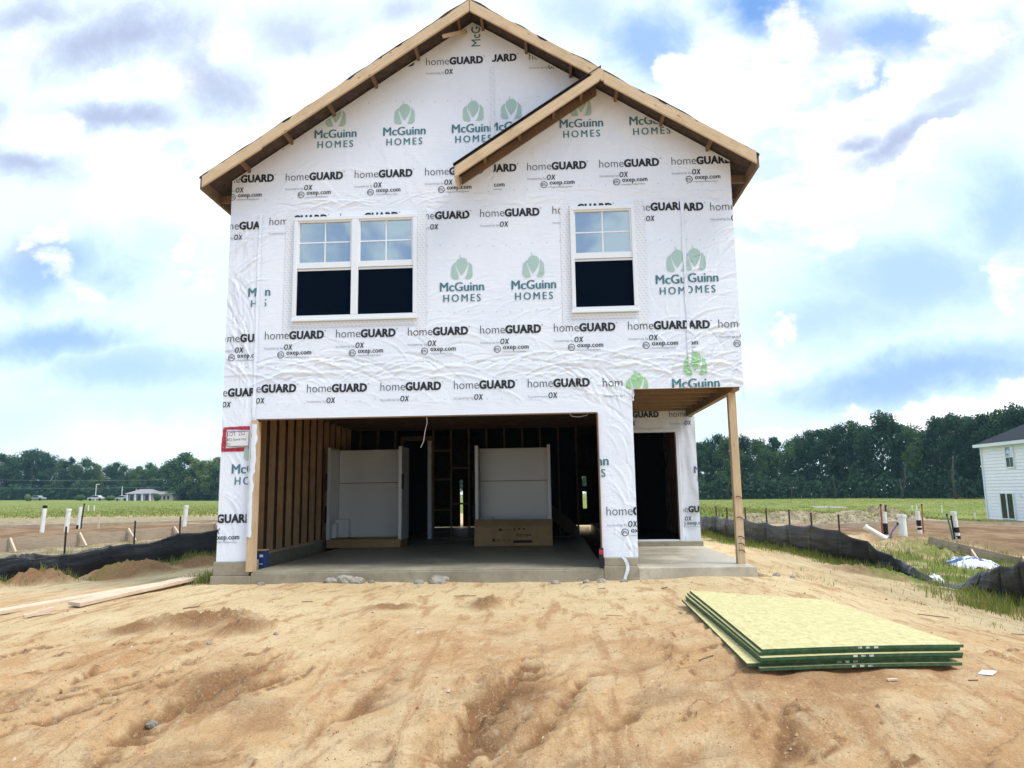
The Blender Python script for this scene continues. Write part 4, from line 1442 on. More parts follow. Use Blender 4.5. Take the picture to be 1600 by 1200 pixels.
def scatter(n, fn):
    out = []
    while len(out) < n:
        p = fn()
        if p: out.append(p)
    return out


def along(pl, t):
    k = min(int(t), len(pl) - 2); q = t - k
    return [pl[k][i] + (pl[k + 1][i] - pl[k][i]) * q for i in range(len(pl[0]))]


LF = [(-11.2, -.9, .40), (-10.3, .75, .42), (-9.33, 2.17, .42), (-8.78, 2.92, .48), (-8.1, 3.95, .46), (-7.55, 4.58, .55), (-7.05, 5.2, .54), (-6.3, 6.2, .5), (-5.5, 7.4, .5)]
RF = [(3.9, 11.5, .46), (4.03, 10.12, .46), (4.23, 9.43, .5), (4.3, 8.63, .52), (4.49, 7.63, .55), (4.69, 6.63, .5), (4.87, 5.63, .53), (5.04, 4.83, .58), (5.3, 4.14, .58), (5.63, 3.68, .52), (5.85, 3.35, .34), (6.0, 3.08, .15), (6.12, 2.75, .03)]
RF2 = [(6.13, 2.55, .02), (6.17, 2.2, .05), (6.2, 1.9, .14), (6.28, 1.5, .34), (6.36, 1.05, .52), (6.43, .68, .62), (6.6, -.2, .62), (6.9, -1.6, .6), (7.4, -3.4, .6)]


def g_near():
    r_ = random.random()
    if r_ < .28:      # house side of the right fence
        p = along(RF, random.uniform(.5, 10.5)); d = abs(random.gauss(0, .28)) + .06
        return (p[0] - d, p[1] - d * .3, random.uniform(.4, 1) * (1 if d < .3 else .6))
    if r_ < .55:      # between the fences on the right
        x = random.uniform(5.9, 9.6); y = random.uniform(2.2, 6.0)
        if x < 6.1 + max(0, (3.6 - y)) * -.1: return None
        return (x, y, random.uniform(.5, 1.1)) if pnoise(x * 1.3, y * 1.3) > -.25 else None
    if r_ < .60:      # front right clump
        x = random.gauss(5.65, .28); y = random.gauss(.25, .45)
        return (x, y, random.uniform(.6, 1.3))
    if r_ < .66:
        p = along(RF2, random.uniform(3, 7)); d = abs(random.gauss(0, .18)) + .05
        return (p[0] - d, p[1], random.uniform(.5, 1.3))
    if r_ < .87:      # left fence foot
        p = along(LF, random.uniform(1, 7)); d = abs(random.gauss(0, .35)) + .05
        x = p[0] + d * .8; y = p[1] - d * .6
        return (x, y, random.uniform(.4, 1)) if pnoise(x * 1.1, y * 1.1) > -.1 else None
    if r_ < .94:      # by the house corner
        return (random.gauss(-4.95, .16), random.uniform(.1, 1.9), random.uniform(.4, 1))
    x = random.uniform(-12, -8.6); y = random.uniform(3.5, 7.4)
    if y - 5.2 + (-x - 7.05) * 1.35 < .5: return None
    return (x, y, random.uniform(.5, 1.1)) if pnoise(x * .9, y * .9) > .05 else None


blades('grass_tufts', scatter(3600, g_near), .06, .22, .003, .007, ['grass_blade', 'grass_straw'], .6, .35, per=4, spread=.06)


def g_sparse():
    x = random.uniform(2.8, 6.0); y = random.uniform(-4.5, 2.5)
    return (x, y, random.uniform(.3, .8)) if x > 3.1 - y * .25 and pnoise(x * 1.2 + 7, y * 1.2) > .1 else None


blades('sparse_grass', scatter(240, g_sparse), .04, .12, .002, .004, ['grass_blade', 'grass_straw'], 1.2, .6, per=3, spread=.05)


def g_field():
    if random.random() < .5:
        r_ = 20 * (9 ** random.random()); a = random.uniform(-47, -18)
        x = math.sin(R(a)) * r_; y = -10 + math.cos(R(a)) * r_
        if y < 25: return None
    else:
        r_ = 24 * (5.5 ** random.random()); a = random.uniform(6, 36)
        x = math.sin(R(a)) * r_; y = -10 + math.cos(R(a)) * r_
        if y < 18.5 or (x > 30 and y < 55): return None
    return (x, y, random.uniform(.5, 1) * (.75 + .5 * float(pnoise(x * .15, y * .15))))


blades('field_grass', scatter(15000, g_field), .10, .24, .02, .05, ['grass_blade', 'grass_straw'], .6, .45, per=2, spread=.25)


# ------------------------------------------------------------------ silt fences
def silt(pl, name, label, posts, seed, rows=15):
    mid = pl[len(pl) // 2]
    root = empty(name, (mid[0], mid[1], gz(mid[0], mid[1])), label, 'fence', 'black silt fences round the lot')
    f = MB(); n = (len(pl) - 1) * 20
    vs = []
    for i in range(n + 1):
        t = (len(pl) - 1) * i / n
        t = min(t, len(pl) - 1.0001)
        x, y, h = along(pl, t)
        a, b = pl[int(t)], pl[int(t) + 1]
        dx, dy = b[0] - a[0], b[1] - a[1]; ll = math.hypot(dx, dy); nx_, ny_ = -dy / ll, dx / ll
        z = gz(x, y) - .05
        sag = -.035 * math.sin((t % 1) * math.pi) * (h > .3) + .008 * float(pnoise(t * 2.3, seed))
        for k in range(rows):
            q = k / (rows - 1)
            o = .05 * float(pnoise(t * 1.1 + q * .5, seed + q * .8)) * (.4 + q) + .014 * float(pnoise(t * 1.3 + q * 1.2, seed + q * 7.0)) + .010 * float(pnoise(t * 5 + q * 2, seed + 4 + q * 3)) - .05 * (abs((t % 1) - .5) < .47) * math.sin(q * math.pi) * .5
            tilt = max(0, .45 - h) * .5 * q
            vs.append((x + nx_ * (o + tilt), y + ny_ * (o + tilt), z + (h + .05 + sag) * q))
    f.add(vs, [(i * rows + k, (i + 1) * rows + k, (i + 1) * rows + k + 1, i * rows + k + 1) for i in range(n) for k in range(rows - 1)])
    fo_ = f.build('fabric', 'silt', root, smooth=True)
    md = fo_.modifiers.new('thickness', 'SOLIDIFY'); md.thickness = .004
    for x, y, zt in posts:
        g = gz(x, y); aw = Vector((x - EYE.x, y - EYE.y, 0)).normalized(); x += aw.x * .09; y += aw.y * .09
        p = MB()
        p.box(x - .016, x + .016, y + .02, y + .028, g - .1, zt); p.box(x - .004, x + .004, y + .028, y + .05, g - .1, zt - .003)
        p.build('post', 'steel_post', root)
    return root


silt(LF, 'silt_fence', 'black silt fence with rusty posts on the left in front of the wooden forms', [(-10.2, .8, .45), (-8.76, 2.9, .52), (-8.08, 3.93, .57), (-7.52, 4.58, .63), (-7.0, 5.25, .66)], 3.3)
silt(RF, 'silt_fence', 'long black silt fence with seven posts running back beside the porch on the right', [(4.23, 9.4, .57), (4.32, 8.6, .55), (4.51, 7.6, .57), (4.71, 6.6, .57), (4.89, 5.6, .56), (5.06, 4.8, .52), (5.32, 4.1, .50)], 8.1)
silt(RF2, 'silt_fence', 'collapsed shiny black silt fence piece at the right edge, nearest to the plywood stack', [(7.1, -2.4, .3)], 15.7)


# ------------------------------------------------------------------ lumber, board stack, debris
SH = [(1.226, -3.11, .098), (2.41, -3.16, .028), (2.367, -5.45, .093), (1.18, -5.58, .098)]   # far left, far right, near right, near left


def sheet(dx, dy, rot, dz, label, sag=0.0, stencil=False):
    cx_, cy_ = 1.796, -4.325
    ca, sa = math.cos(rot), math.sin(rot)
    c4 = []
    for x, y, z in SH:
        x -= cx_; y -= cy_
        c4.append((cx_ + dx + x * ca - y * sa, cy_ + dy + x * sa + y * ca, z + dz))
    n = 10; top = []; m_ = MB()
    th = .0175
    for j in range(n + 1):
        for i in range(n + 1):
            u, v = i / n, j / n
            p = [c4[3][k] * (1 - u) * (1 - v) + c4[2][k] * u * (1 - v) + c4[1][k] * u * v + c4[0][k] * (1 - u) * v for k in range(3)]
            p[2] -= sag * 4 * v * (1 - v) - .006 * math.sin(u * 3 + v * 2)
            top.append(p)
    N = n + 1
    m_.add(top, [(j * N + i, j * N + i + 1, (j + 1) * N + i + 1, (j + 1) * N + i) for j in range(n) for i in range(n)], 0)
    bot = [(p[0], p[1], p[2] - th) for p in top]
    m_.add(bot, [(j * N + i, (j + 1) * N + i, (j + 1) * N + i + 1, j * N + i + 1) for j in range(n) for i in range(n)], 0)
    rim = [i for i in range(N)] + [j * N + n for j in range(1, N)] + [n * N + i for i in range(n - 1, -1, -1)] + [j * N for j in range(n - 1, 0, -1)]
    ring = []
    for k in rim: ring += [top[k], bot[k]]
    K = len(rim)
    m_.add(ring, [(2 * k, 2 * k + 1, 2 * ((k + 1) % K) + 1, 2 * ((k + 1) % K)) for k in range(K)], 1)
    if stencil:
        a, b = Vector(c4[3]), Vector(c4[2])
        d = (b - a)
        for t in (.46, .50, .54):
            t += stencil * .01
            p = a + d * t; q = a + d * (t + .022)
            oy = Vector((d.y, -d.x, 0)).normalized() * .0015
            zz = -sag * 0 + .006 * math.sin(t * 3)
            m_.add([p + oy + Vector((0, 0, zz - .003)), q + oy + Vector((0, 0, zz - .003)), q + oy + Vector((0, 0, zz - .015)), p + oy + Vector((0, 0, zz - .015))], [(0, 3, 2, 1)], 2)
    o = m_.build('floor_sheet', ['osb', 'osb_edge', 'stencil'])
    return tag(o, label, 'sheet', 'stacked sheets of green edged strand board')


sheet(0, 0, 0, 0, 'top strand board sheet of the stack, its whole pale yellow face showing', 0, 1)
sheet(-.02, .01, .004, -.0185, 'second strand board sheet from the top of the stack, nearly flush with the top one', 0)
sheet(-.035, -.035, .012, -.038, 'third strand board sheet from the top of the stack, turned slightly', 0, -1)
sheet(-.03, -.02, .010, -.0565, 'fourth strand board sheet from the top of the stack', 0)
sheet(-.085, -.01, -.006, -.0755, 'fifth strand board sheet down, slipped out left so a strip shows', 0, -2)
sheet(-.04, -.03, .008, -.0945, 'bottom strand board sheet of the stack, resting on two wood blocks', 0, -1)
for i, (y, lb) in enumerate(((-5.15, 'short wood block under the near end of the board stack'), (-3.55, 'short wood block under the far end of the board stack'))):
    b = MB(); b.bar((1.08, y + .02, -.045), (2.2, y, -.05), .085, .04); tag(b.build('dunnage_block', 'pine_x'), lb, 'block')


def plank(a, b, w, th, label, lift=.0, cut=0.0):
    a = Vector(a); b = Vector(b); m_ = MB()
    d = (b - a).normalized(); s_ = Vector((d.y, -d.x, 0)).normalized() * w / 2
    za, zb = a.z, b.z
    P = [a - s_ + d * cut, a + s_, b + s_, b - s_]
    m_.hexa([*P, *[p + Vector((0, 0, th)) for p in P]])
    return tag(m_.build('lumber_board', 'pale_wood', bevel=.003), label, 'board', 'loose boards on the sand at left')


plank((-5.28, -2.05, gz(-5.3, -2) + .02), (-5.12, .35, gz(-5.1, .3) + .05), .235, .04, 'long pale board with an angled end, front one of two on the sand', cut=.12)
plank((-6.1, -2.6, gz(-6.1, -2.6) + .025), (-5.36, .2, gz(-5.4, .2) + .02), .19, .038, 'long pale board lying behind the nearer one and running out of frame at left')
p = MB(); p.bar((-5.38, -2.62, gz(-5.38, -2.62) + .02), (-5.2, -2.42, gz(-5.2, -2.42) + .06), .07, .03); tag(p.build('wood_scrap', 'pale_wood'), 'short wood offcut leaning by the near end of the pale board', 'scrap')


def rock(x, y, r, label, sq=.55, seed=0):
    bm = bmesh.new(); bmesh.ops.create_icosphere(bm, subdivisions=3, radius=1)
    z0 = gz(x, y)
    for v in bm.verts:
        c = v.co
        k = 1 + .35 * float(pnoise(c.x * 1.3 + seed, c.y * 1.3 + c.z)) + .18 * float(pnoise(c.x * 3 + c.z * 2, c.y * 3 + seed))
        v.co = Vector((c.x * r * k, c.y * r * .75 * k, max(c.z, -.5) * r * sq * k))
        v.co += Vector((x, y, z0 + r * .16))
    me = bpy.data.meshes.new('concrete_chunk'); bm.to_mesh(me); bm.free()
    me.materials.append(M['rock']); me.polygons.foreach_set('use_smooth', [len(p.vertices) > 9 for p in me.polygons])
    o = bpy.data.objects.new('concrete_chunk', me); COL.objects.link(o)
    return tag(o, label, 'rubble', 'broken concrete along the slab')


for x, y, r_, lb in ((-2.95, -.22, .09, 'dark cracked concrete lump by the slab, leftmost of the rubble cluster'), (-2.78, -.18, .13, 'largest flat concrete chunk in the rubble cluster by the slab'), (-2.6, -.2, .1, 'rounded concrete lump at the right of the rubble cluster'),
                     (-2.42, -.16, .05, 'small concrete crumb right of the rubble cluster'), (-1.78, -.2, .07, 'low concrete lump left of the big rounded stone at the slab'), (-1.52, -.2, .13, 'big rounded tan stone against the slab front'),
                     (.02, -.22, .06, 'small concrete lump against the slab near the right pier'), (.42, -.18, .05, 'small crumb in the rubble at the foot of the right pier'), (.62, -.2, .06, 'flat mortar lump at the foot of the right pier'),
                     (.9, -.2, .05, 'mortar crumb below the hanging wrap strip'), (-3.9, -.2, .05, 'small rubble piece near the left pier')):
    rock(x, y, r_, lb, .6, x * 7)
for x, y, r_, lb in ((-2.34, -5.66, .035, 'smooth grey pebble on the sand slope at lower left'), (-2.25, -4.0, .022, 'dark clod right of the sand berm'), (-2.66, -4.3, .02, 'dark clod in the sand below the berm'),
                     (1.05, -3.6, .018, 'small dark clod left of the board stack'), (3.0, .3, .05, 'brown clod on the sand right of the porch'), (3.2, .25, .04, 'smaller brown clod right of the porch')):
    o = rock(x, y, r_, lb, .75, x * 3); o.name = 'pebble'; o['category'] = 'stone'; del o['group']


def stick(x, y, ang, ln, w, label, mt='pale_wood'):
    m_ = MB(); dx, dy = math.cos(ang) * ln / 2, math.sin(ang) * ln / 2
    m_.bar((x - dx, y - dy, gz(x - dx, y - dy) + w * .4), (x + dx, y + dy, gz(x + dx, y + dy) + w * .5), w, w * .5)
    return tag(m_.build('wood_splinter', mt), label, 'debris', 'scattered wood debris on the sand')


for x, y, a, ln, w, mt, lb in ((.93, -5.22, .5, .11, .010, 'pine_dark', 'dark twig on the sand left of the board stack front'), (1.83, -5.72, .2, .06, .018, 'pale_wood', 'pale wood chip on the sand in front of the board stack'),
                               (2.28, -5.68, .0, .05, .008, 'pine_dark', 'brown splinter right of the pale chip near the stack'), (2.75, -5.5, -.3, .16, .008, 'pale_wood', 'thin pale stick at the right edge of the sand'),
                               (-1.12, -3.9, .1, .12, .014, 'pale_wood', 'pale stick lying on the crest of the sand slope, left of centre'), (-.35, -5.1, .1, .05, .014, 'pale_wood', 'pale chip at the head of the central gully'),
                               (-1.0, -1.6, .3, .25, .012, 'pine_dark', 'dark stick on the flat sand in front of the garage, left'), (-.75, -1.75, .1, .2, .010, 'pine_dark', 'dark stick on the flat sand in front of the garage, right'),
                               (-.2, -1.3, .1, .2, .012, 'pale_wood', 'pale stick on the flat sand before the garage centre'), (.35, -.24, 1.4, .1, .03, 'pale_wood', 'small upright wood scrap leaning on the slab by the right pier'),
                               (-3.75, -2.4, .8, .16, .016, 'pine_dark', 'dark splinter on the sand right of the pale boards'), (-3.3, -.3, 2.2, .22, .01, 'pale_wood', 'thin pale stick leaning by the slab at left'),
                               (1.25, -1.4, 1.0, .14, .014, 'pine_dark', 'brown bark piece in front of the porch slab'), (.5, -3.6, -.6, .16, .006, 'pine_dark', 'thin curved twig on bright sand left of the stack'),
                               (2.6, .1, .2, .2, .03, 'pale_wood', 'wood scrap beside the porch slab corner'), (-2.6, -2.2, .0, .12, .012, 'pine_dark', 'small dark splinter on bright sand behind the berm'), (-3.25, -1.4, .4, .1, .02, 'pale_wood', 'pale chip on the flat sand left of the garage front'),
                               (.55, -1.2, .4, .1, .012, 'pine_dark', 'dark chip on flat sand before the right pier'), (3.6, -2.6, .1, .3, .012, 'pine_dark', 'brown twig on the sand right of the board stack'), (3.9, -3.4, .5, .2, .012, 'pine_dark', 'brown twig at the far right of the sand')):
    stick(x, y, a, ln, w, lb, mt)
p = MB(); zz = gz(2.42, -5.55)
p.add([(2.36, -5.58, zz + .006), (2.43, -5.60, zz + .004), (2.49, -5.54, zz + .012), (2.42, -5.52, zz + .014), (2.36, -5.58, zz + .003), (2.43, -5.60, zz + .001), (2.49, -5.54, zz + .009), (2.42, -5.52, zz + .011)],
      [(0, 1, 2, 3), (7, 6, 5, 4), (0, 4, 5, 1), (1, 5, 6, 2), (2, 6, 7, 3), (3, 7, 4, 0)])
tag(p.build('plastic_scrap', 'bag_white'), 'small white plastic scrap on the sand below the board stack', 'litter')
# tiny crumbs nobody could count
nc = 42000
qx = rng.uniform(-5.2, 5.4, nc); qy = -6.9 + 6.75 * rng.random(nc) ** 1.4
pr = .05 + .8 * scarp(qx, qy)[1] + .55 * np.clip(fbm(qx * 1.4 + 3, qy * 1.4, 3) - .1, 0, 1)
ok = rng.random(nc) < pr
qx, qy = qx[ok], qy[ok]
zc = ground_h(qx, qy)
cr_ = MB()
for x, y, z0 in zip(qx, qy, zc):
    if 1.0 < x < 2.5 and -5.6 < y < -3.0: continue
    s_ = random.uniform(.0025, .006) * (1 if random.random() < .95 else 2.2)
    a = random.uniform(0, 3); e = s_ * random.uniform(1, 1.8)
    c, s__ = math.cos(a), math.sin(a)
    cr_.add([(x + c * e, y + s__ * e, z0 - .001), (x - s__ * s_, y + c * s_, z0 - .001), (x - c * e, y - s__ * e, z0 - .001), (x + s__ * s_, y - c * s_, z0 - .001), (x + s_ * .3, y, z0 + s_ * 1.3)], [(0, 1, 4), (1, 2, 4), (2, 3, 4), (3, 0, 4)], random.choice((0, 0, 0, 2, 2, 1)))
M['clod'] = mat('dark soil crumbs', (.24, .135, .065), .95); M['clod_pale'] = mat('pale soil crumbs', (.50, .33, .18), .95)
tag(cr_.build('soil_crumbs', ['clod', 'pale_wood', 'clod_pale']), kind='stuff')


# ------------------------------------------------------------------ inside the garage
def shower(x0, x1, y, label, boxed):
    root = empty('shower_unit', ((x0 + x1) / 2, y, 0), label, 'shower', 'shower units stored in the garage')
    d = .72; h = 1.93
    def part(n, mt, *bs, bev=.012):
        m_ = MB()
        for b in bs: m_.box(*b)
        return m_.build(n, mt, root, bevel=bev)
    part('back_panel', 'tub_white', (x0 + .03, x1 - .03, y + d - .03, y + d, .16, h - .02))
    for a, b in ((x0, x0 + .025), (x1 - .025, x1)):
        part('side_panel', 'tub_white', (a, b, y, y + d, .14, h))
    for a, b in ((x0 - .0, x0 + .06), (x1 - .06, x1)):
        part('front_flange', 'tub_white', (a - .004, b + .0, y - .012, y - .001, .14, h))
    part('panel_seam', 'black_plastic', (x0 + .03, x1 - .03, y + d - .034, y + d - .0301, 1.236, 1.246), bev=0)
    part('soap_ledge', 'tub_white', (x0 + .03, x1 - .03, y + d - .06, y + d - .031, 1.21, 1.235), bev=.004)
    part('corner_shelf', 'tub_white', (x0 + .03, x0 + .30, y + .42, y + d - .031, .17, .52), bev=.02)
    part('corner_shelf', 'tub_white', (x0 + .031, x0 + .12, y + .2, y + .419, .17, .46), bev=.02)
    part('tub_apron', 'cardboard' , (x0 + .01, x1 - .01, y - .04, y + d - .04, .0, .16 if not boxed else .10))
    for z in (1.28, .66):
        part('black_strap', 'black_plastic', (x0 - .035, x0 + .001, y - .016, y + .06, z - .18, z + .14), bev=.002)
    part('black_strap', 'black_plastic', (x1 - .004, x1 + .03, y - .016, y + .06, 1.1, 1.4), bev=.002)
    return root


shower(-4.36, -2.9, 4.1, 'white shower unit standing in the garage by the studded left wall', False)
shower(-1.5, -.02, 4.35, 'white shower unit in the middle of the garage behind a printed carton', True)
b = MB(); b.box(-1.50, -.01, 4.12, 4.30, .001, .37); b.hexa([(-1.5, 4.12, .3701), (-.01, 4.12, .3701), (-.01, 4.30, .3701), (-1.5, 4.30, .3701), (-1.5, 4.24, .50), (-.01, 4.24, .485), (-.01, 4.30, .485), (-1.5, 4.30, .50)])
k_ = dict(target=b, ydepth=4.1175); CB = (-1.48, -.03, 0, 1)
put_text('Xcrylyx', -.72, .175, .31, .062, 1, CB, off=.01, shear=.2, **k_)
ink_polys([[(-.76, .055), (-.40, .055), (-.40, .105), (-.76, .105)], disc(-1.13, .11, .028), [(-1.03, .28), (-.97, .28), (-.97, .325), (-1.03, .325)], [(-.74, .28), (-.715, .28), (-.715, .335), (-.74, .335)],
           [(-.66, .30), (-.62, .30), (-.62, .33), (-.66, .33)], [(-.57, .30), (-.53, .30), (-.53, .33), (-.57, .33)]], 1, CB, **k_)
put_text('Bien  Max', -1.07, .095, .19, .032, 1, CB, **k_); put_text('C', -.85, .088, .045, .045, 1, CB, **k_)
put_text('FRAGILE', -.95, .285, .17, .026, 1, CB, **k_)
M['ink_brown'] = mat('dark brown print', (.05, .03, .02), .8)
cbx = b.build('cardboard_box', ['cardboard', 'ink_brown'])
tag(cbx, 'long brown cardboard carton with dark print on the garage floor', 'carton')
b = MB(); b.box(-4.25, -4.115, .42, .58, .001, .235); b.box(-4.255, -4.11, .415, .585, .236, .25, 1)
ink_polys([[(-4.18, .05), (-4.13, .05), (-4.13, .06), (-4.18, .06)], [(-4.18, .15), (-4.13, .15), (-4.13, .185), (-4.18, .185)]], 2, (-5, 0, 0, 1), target=b, ydepth=.4175)
tag(b.build('small_carton', ['blue_print', 'cardboard', 'paper']), 'small blue carton with brown lid just inside the left garage jamb', 'carton')
b = MB(); b.box(.60, .66, -.10, -.07, .0, .26); b.box(.605, .655, -.101, -.0995, .18, .24, 1)
tag(b.build('leaning_scrap', ['black_plastic', 'ink_red']), 'small dark and red wrapper leaning on the right garage jamb', 'litter')


# ------------------------------------------------------------------ pipes and forms
def pipe(x, y, h, label, r_=.055, lean=(0, 0), bands=(), rods=(), z=None, cap=True):
    g = (gz(x, y) if z is None else z)
    root = empty('plumbing_stub', (x, y, g), label, 'pipe', 'plumbing pipes standing in the dirt pads')
    m_ = MB(); m_.tube([(x, y, g - .1), (x + lean[0], y + lean[1], g + h)], r_, 14)
    if cap: m_.tube([(x + lean[0] * .97, y + lean[1] * .97, g + h - .05), (x + lean[0], y + lean[1], g + h + .012)], r_ * 1.15, 14)
    m_.build('pipe', 'pvc', root, smooth=False)
    for a, b in bands:
        t = MB(); t.tube([(x + lean[0] * a / h, y + lean[1] * a / h, g + a), (x + lean[0] * b / h, y + lean[1] * b / h, g + b)], r_ * 1.07, 14); t.build('tape_wrap', 'tape', root)
    for dx, dy, hh, mt, bx_, by_ in rods:
        t = MB(); t.tube([(x + dx, y + dy, g - .05), (x + dx + bx_ * .3, y + dy + by_, g + hh * .5), (x + dx + bx_, y + dy + by_, g + hh)], .017, 7)
        tb = t.build('tube', mt, root)
        t = MB(); t.tube([(x + dx + bx_, y + dy + by_, g + hh - .001), (x + dx + bx_, y + dy + by_, g + hh + .04)], .022, 7); t.build('tube_cap', 'black_plastic', tb)
    return root


pipe(-13.97, 9.6, .72, 'white pipe with a black cap, leftmost in the left dirt pad', bands=((.66, .735),), lean=(.04, 0), cap=False)
pipe(-13.32, 9.65, .62, 'short white pipe with wide open top, second from left in the left dirt pad', r_=.062, lean=(.04, 0))
pipe(-13.94, 11.1, .64, 'white pipe with black tape and a dark rod beside it in the left dirt pad', lean=(.05, 0), bands=((.0, .12),), rods=((.09, 0, .7, 'black_plastic', .05, 0),), cap=False)
pipe(-9.84, 9.3, .70, 'white pipe nearest to the house in the left dirt pad', lean=(.05, 0))
pipe(7.74, 7.75, .68, 'white pipe wrapped in black tape between two thin rods, on the right', r_=.05, bands=((.0, .1), (.16, .42)), rods=((-.085, 0, .82, 'red_tube', .02, 0), (.05, .02, .8, 'black_plastic', 0, 0)), cap=False)
pipe(7.67, 6.75, .52, 'thick white pipe with rounded top and a violet tube bent beside it', r_=.085, rods=((-.30, 0, .32, 'blue_tube', .2, 0),), cap=True)
pipe(10.03, 10.9, .60, 'white pipe with black tape and a tall reddish rod, farthest of the right pad', r_=.055, lean=(-.03, 0), bands=((.10, .16), (.2, .36)), rods=((.09, 0, .75, 'red_tube', .02, 0),), cap=False)
pipe(9.16, 7.35, .78, 'white pipe with black bands and a green conduit on the right', r_=.055, lean=(-.06, 0), bands=((.0, .05), (.13, .25), (.32, .44)), rods=((-.09, 0, .66, 'black_plastic', -.03, 0), (-.11, .02, .70, 'green_tube', -.09, 0)))
m_ = MB(); m_.tube([(7.22, 6.55, gz(7.2, 6.5) + .02), (6.87, 6.72, gz(6.9, 6.7) + .36)], .055, 12); m_.tube([(6.885, 6.713, gz(6.9, 6.7) + .345), (6.85, 6.73, gz(6.9, 6.7) + .385)], .063, 12)
tag(m_.build('leaning_pipe', 'pvc'), 'white pipe leaning at a slant over the black fence on the right', 'pipe')
m_ = MB(); x, y = 22, 21.5
m_.tube([(x, y, gz(x, y) + .05), (x + 2.0, y - .6, gz(x + 2, y - .6) + .07)], .07, 8)
tag(m_.build('lying_pipe', 'pvc'), 'white pipe lying in the grass in front of the white neighbouring house', 'pipe')
m_ = MB()
for i in range(12):
    a = 17 + i * .95; b_ = a + .95
    m_.bar((a, 30.5 + .2 * math.sin(i), gz(a, 30.5) + .04 + .02 * math.sin(i * 2)), (b_, 30.5 + .2 * math.sin(i + 1), gz(b_, 30.5) + .04 + .02 * math.sin(i * 2 + 2)), .12, .07)
tag(m_.build('pipe_run', 'pvc'), 'long pale pipe line lying on the grass left of the white neighbouring house', 'pipe')


def formwork(pl, h, label, braces, side, mt='form_wood'):
    mid = pl[len(pl) // 2]
    root = empty('wooden_formwork', (mid[0], mid[1], gz(mid[0], mid[1])), label, 'formwork', 'wooden forms around the dirt pads')
    for (ax, ay), (bx_, by_) in zip(pl[:-1], pl[1:]):
        m_ = MB(); za = gz(ax, ay) - .03; zb = gz(bx_, by_) - .03
        m_.bar((ax, ay, za + h / 2), (bx_, by_, zb + h / 2), .04, h); m_.build('form_board', mt, root)
    for t in braces:
        t = min(t, len(pl) - 1.001)
        x, y = along(pl, t); a, b_ = pl[int(t)], pl[int(t) + 1]
        d = Vector((b_[0] - a[0], b_[1] - a[1], 0)).normalized(); n = Vector((d.y, -d.x, 0)) * side
        g = gz(x, y)
        e = Vector((x, y, 0)) + n * .42 + d * .12
        m_ = MB(); m_.bar((x + n.x * .04, y + n.y * .04, g + h - .02), (e.x, e.y, gz(e.x, e.y) + .0), .035, .075); m_.build('kick_brace', 'pale_wood', root)
        m_ = MB(); m_.box(x + n.x * .05 - .02, x + n.x * .05 + .02, y + n.y * .05 - .02, y + n.y * .05 + .02, g - .1, g + h + .02); m_.build('stake', 'form_wood', root)
    return root


formwork([(-14.6, 3.75), (-12.5, 5.4), (-10.4, 7.0), (-8.65, 8.4), (-7.2, 9.55)], .29, 'long wooden form boards with diagonal braces behind the left black fence', (.6, 1.25, 1.75, 2.15, 2.6, 3.05, 3.5), 1)
formwork([(-17.5, 12.4), (-13, 14.2), (-9, 15.6)], .13, 'far wooden form board at the back of the left dirt pad', (), 1)
formwork([(6.4, 11.4), (8.6, 12.4), (11.2, 13.4), (16, 15.2)], .14, 'low far wooden form board at the back of the right dirt pad', (), 1)
formwork([(7.7, 5.75), (9.0, 5.05), (10.6, 4.1), (13, 2.8)], .17, 'low near wooden form board on the right with two short braces', (.5, 1.05), 1)
m_ = MB(); m_.box(7.2, 7.23, 5.5, 5.53, gz(7.2, 5.5) - .05, gz(7.2, 5.5) + .14); tag(m_.build('survey_stake', 'pale_wood'), 'tiny pale stake in the dirt between the fence and the striped bag', 'stake')
for x, y, h, lb in ((-9.3, 11.5, .36, 'pale wood stake behind the left dirt pad'), (-13.2, 10.9, .42, 'pale flat stake beside the taped pipe on the left'),):
    m_ = MB(); m_.box(x - .03, x + .03, y - .01, y + .01, gz(x, y) - .1, gz(x, y) + h); tag(m_.build('survey_stake', 'pale_wood'), lb, 'stake')
def _ap(px, d):
    v_ = pix_dir(px, 780); return EYE.x + v_.x * d, EYE.y + v_.y * d


for i, (x, y, h) in enumerate(((*_ap(1424, 75), .5), (*_ap(1431, 75), .5), (*_ap(1470, 68), .7), (*_ap(1521, 58), .5), (*_ap(139, 62), .5), (*_ap(148, 62), .5))):
    m_ = MB(); m_.box(x - .05, x + .05, y - .02, y + .02, gz(x, y) - .1, gz(x, y) + h)
    tag(m_.build('marker_stake', 'pvc'), ['short white marker stake in the right field, leftmost of a pair', 'short white marker stake in the right field, right one of the pair', 'tallest white marker stake in the right field', 'white marker stake in the right field beside the white house',
                                          'pale marker stake in the left field, left one of a pair', 'pale marker stake in the left field, right one of the pair'][i], 'stake')
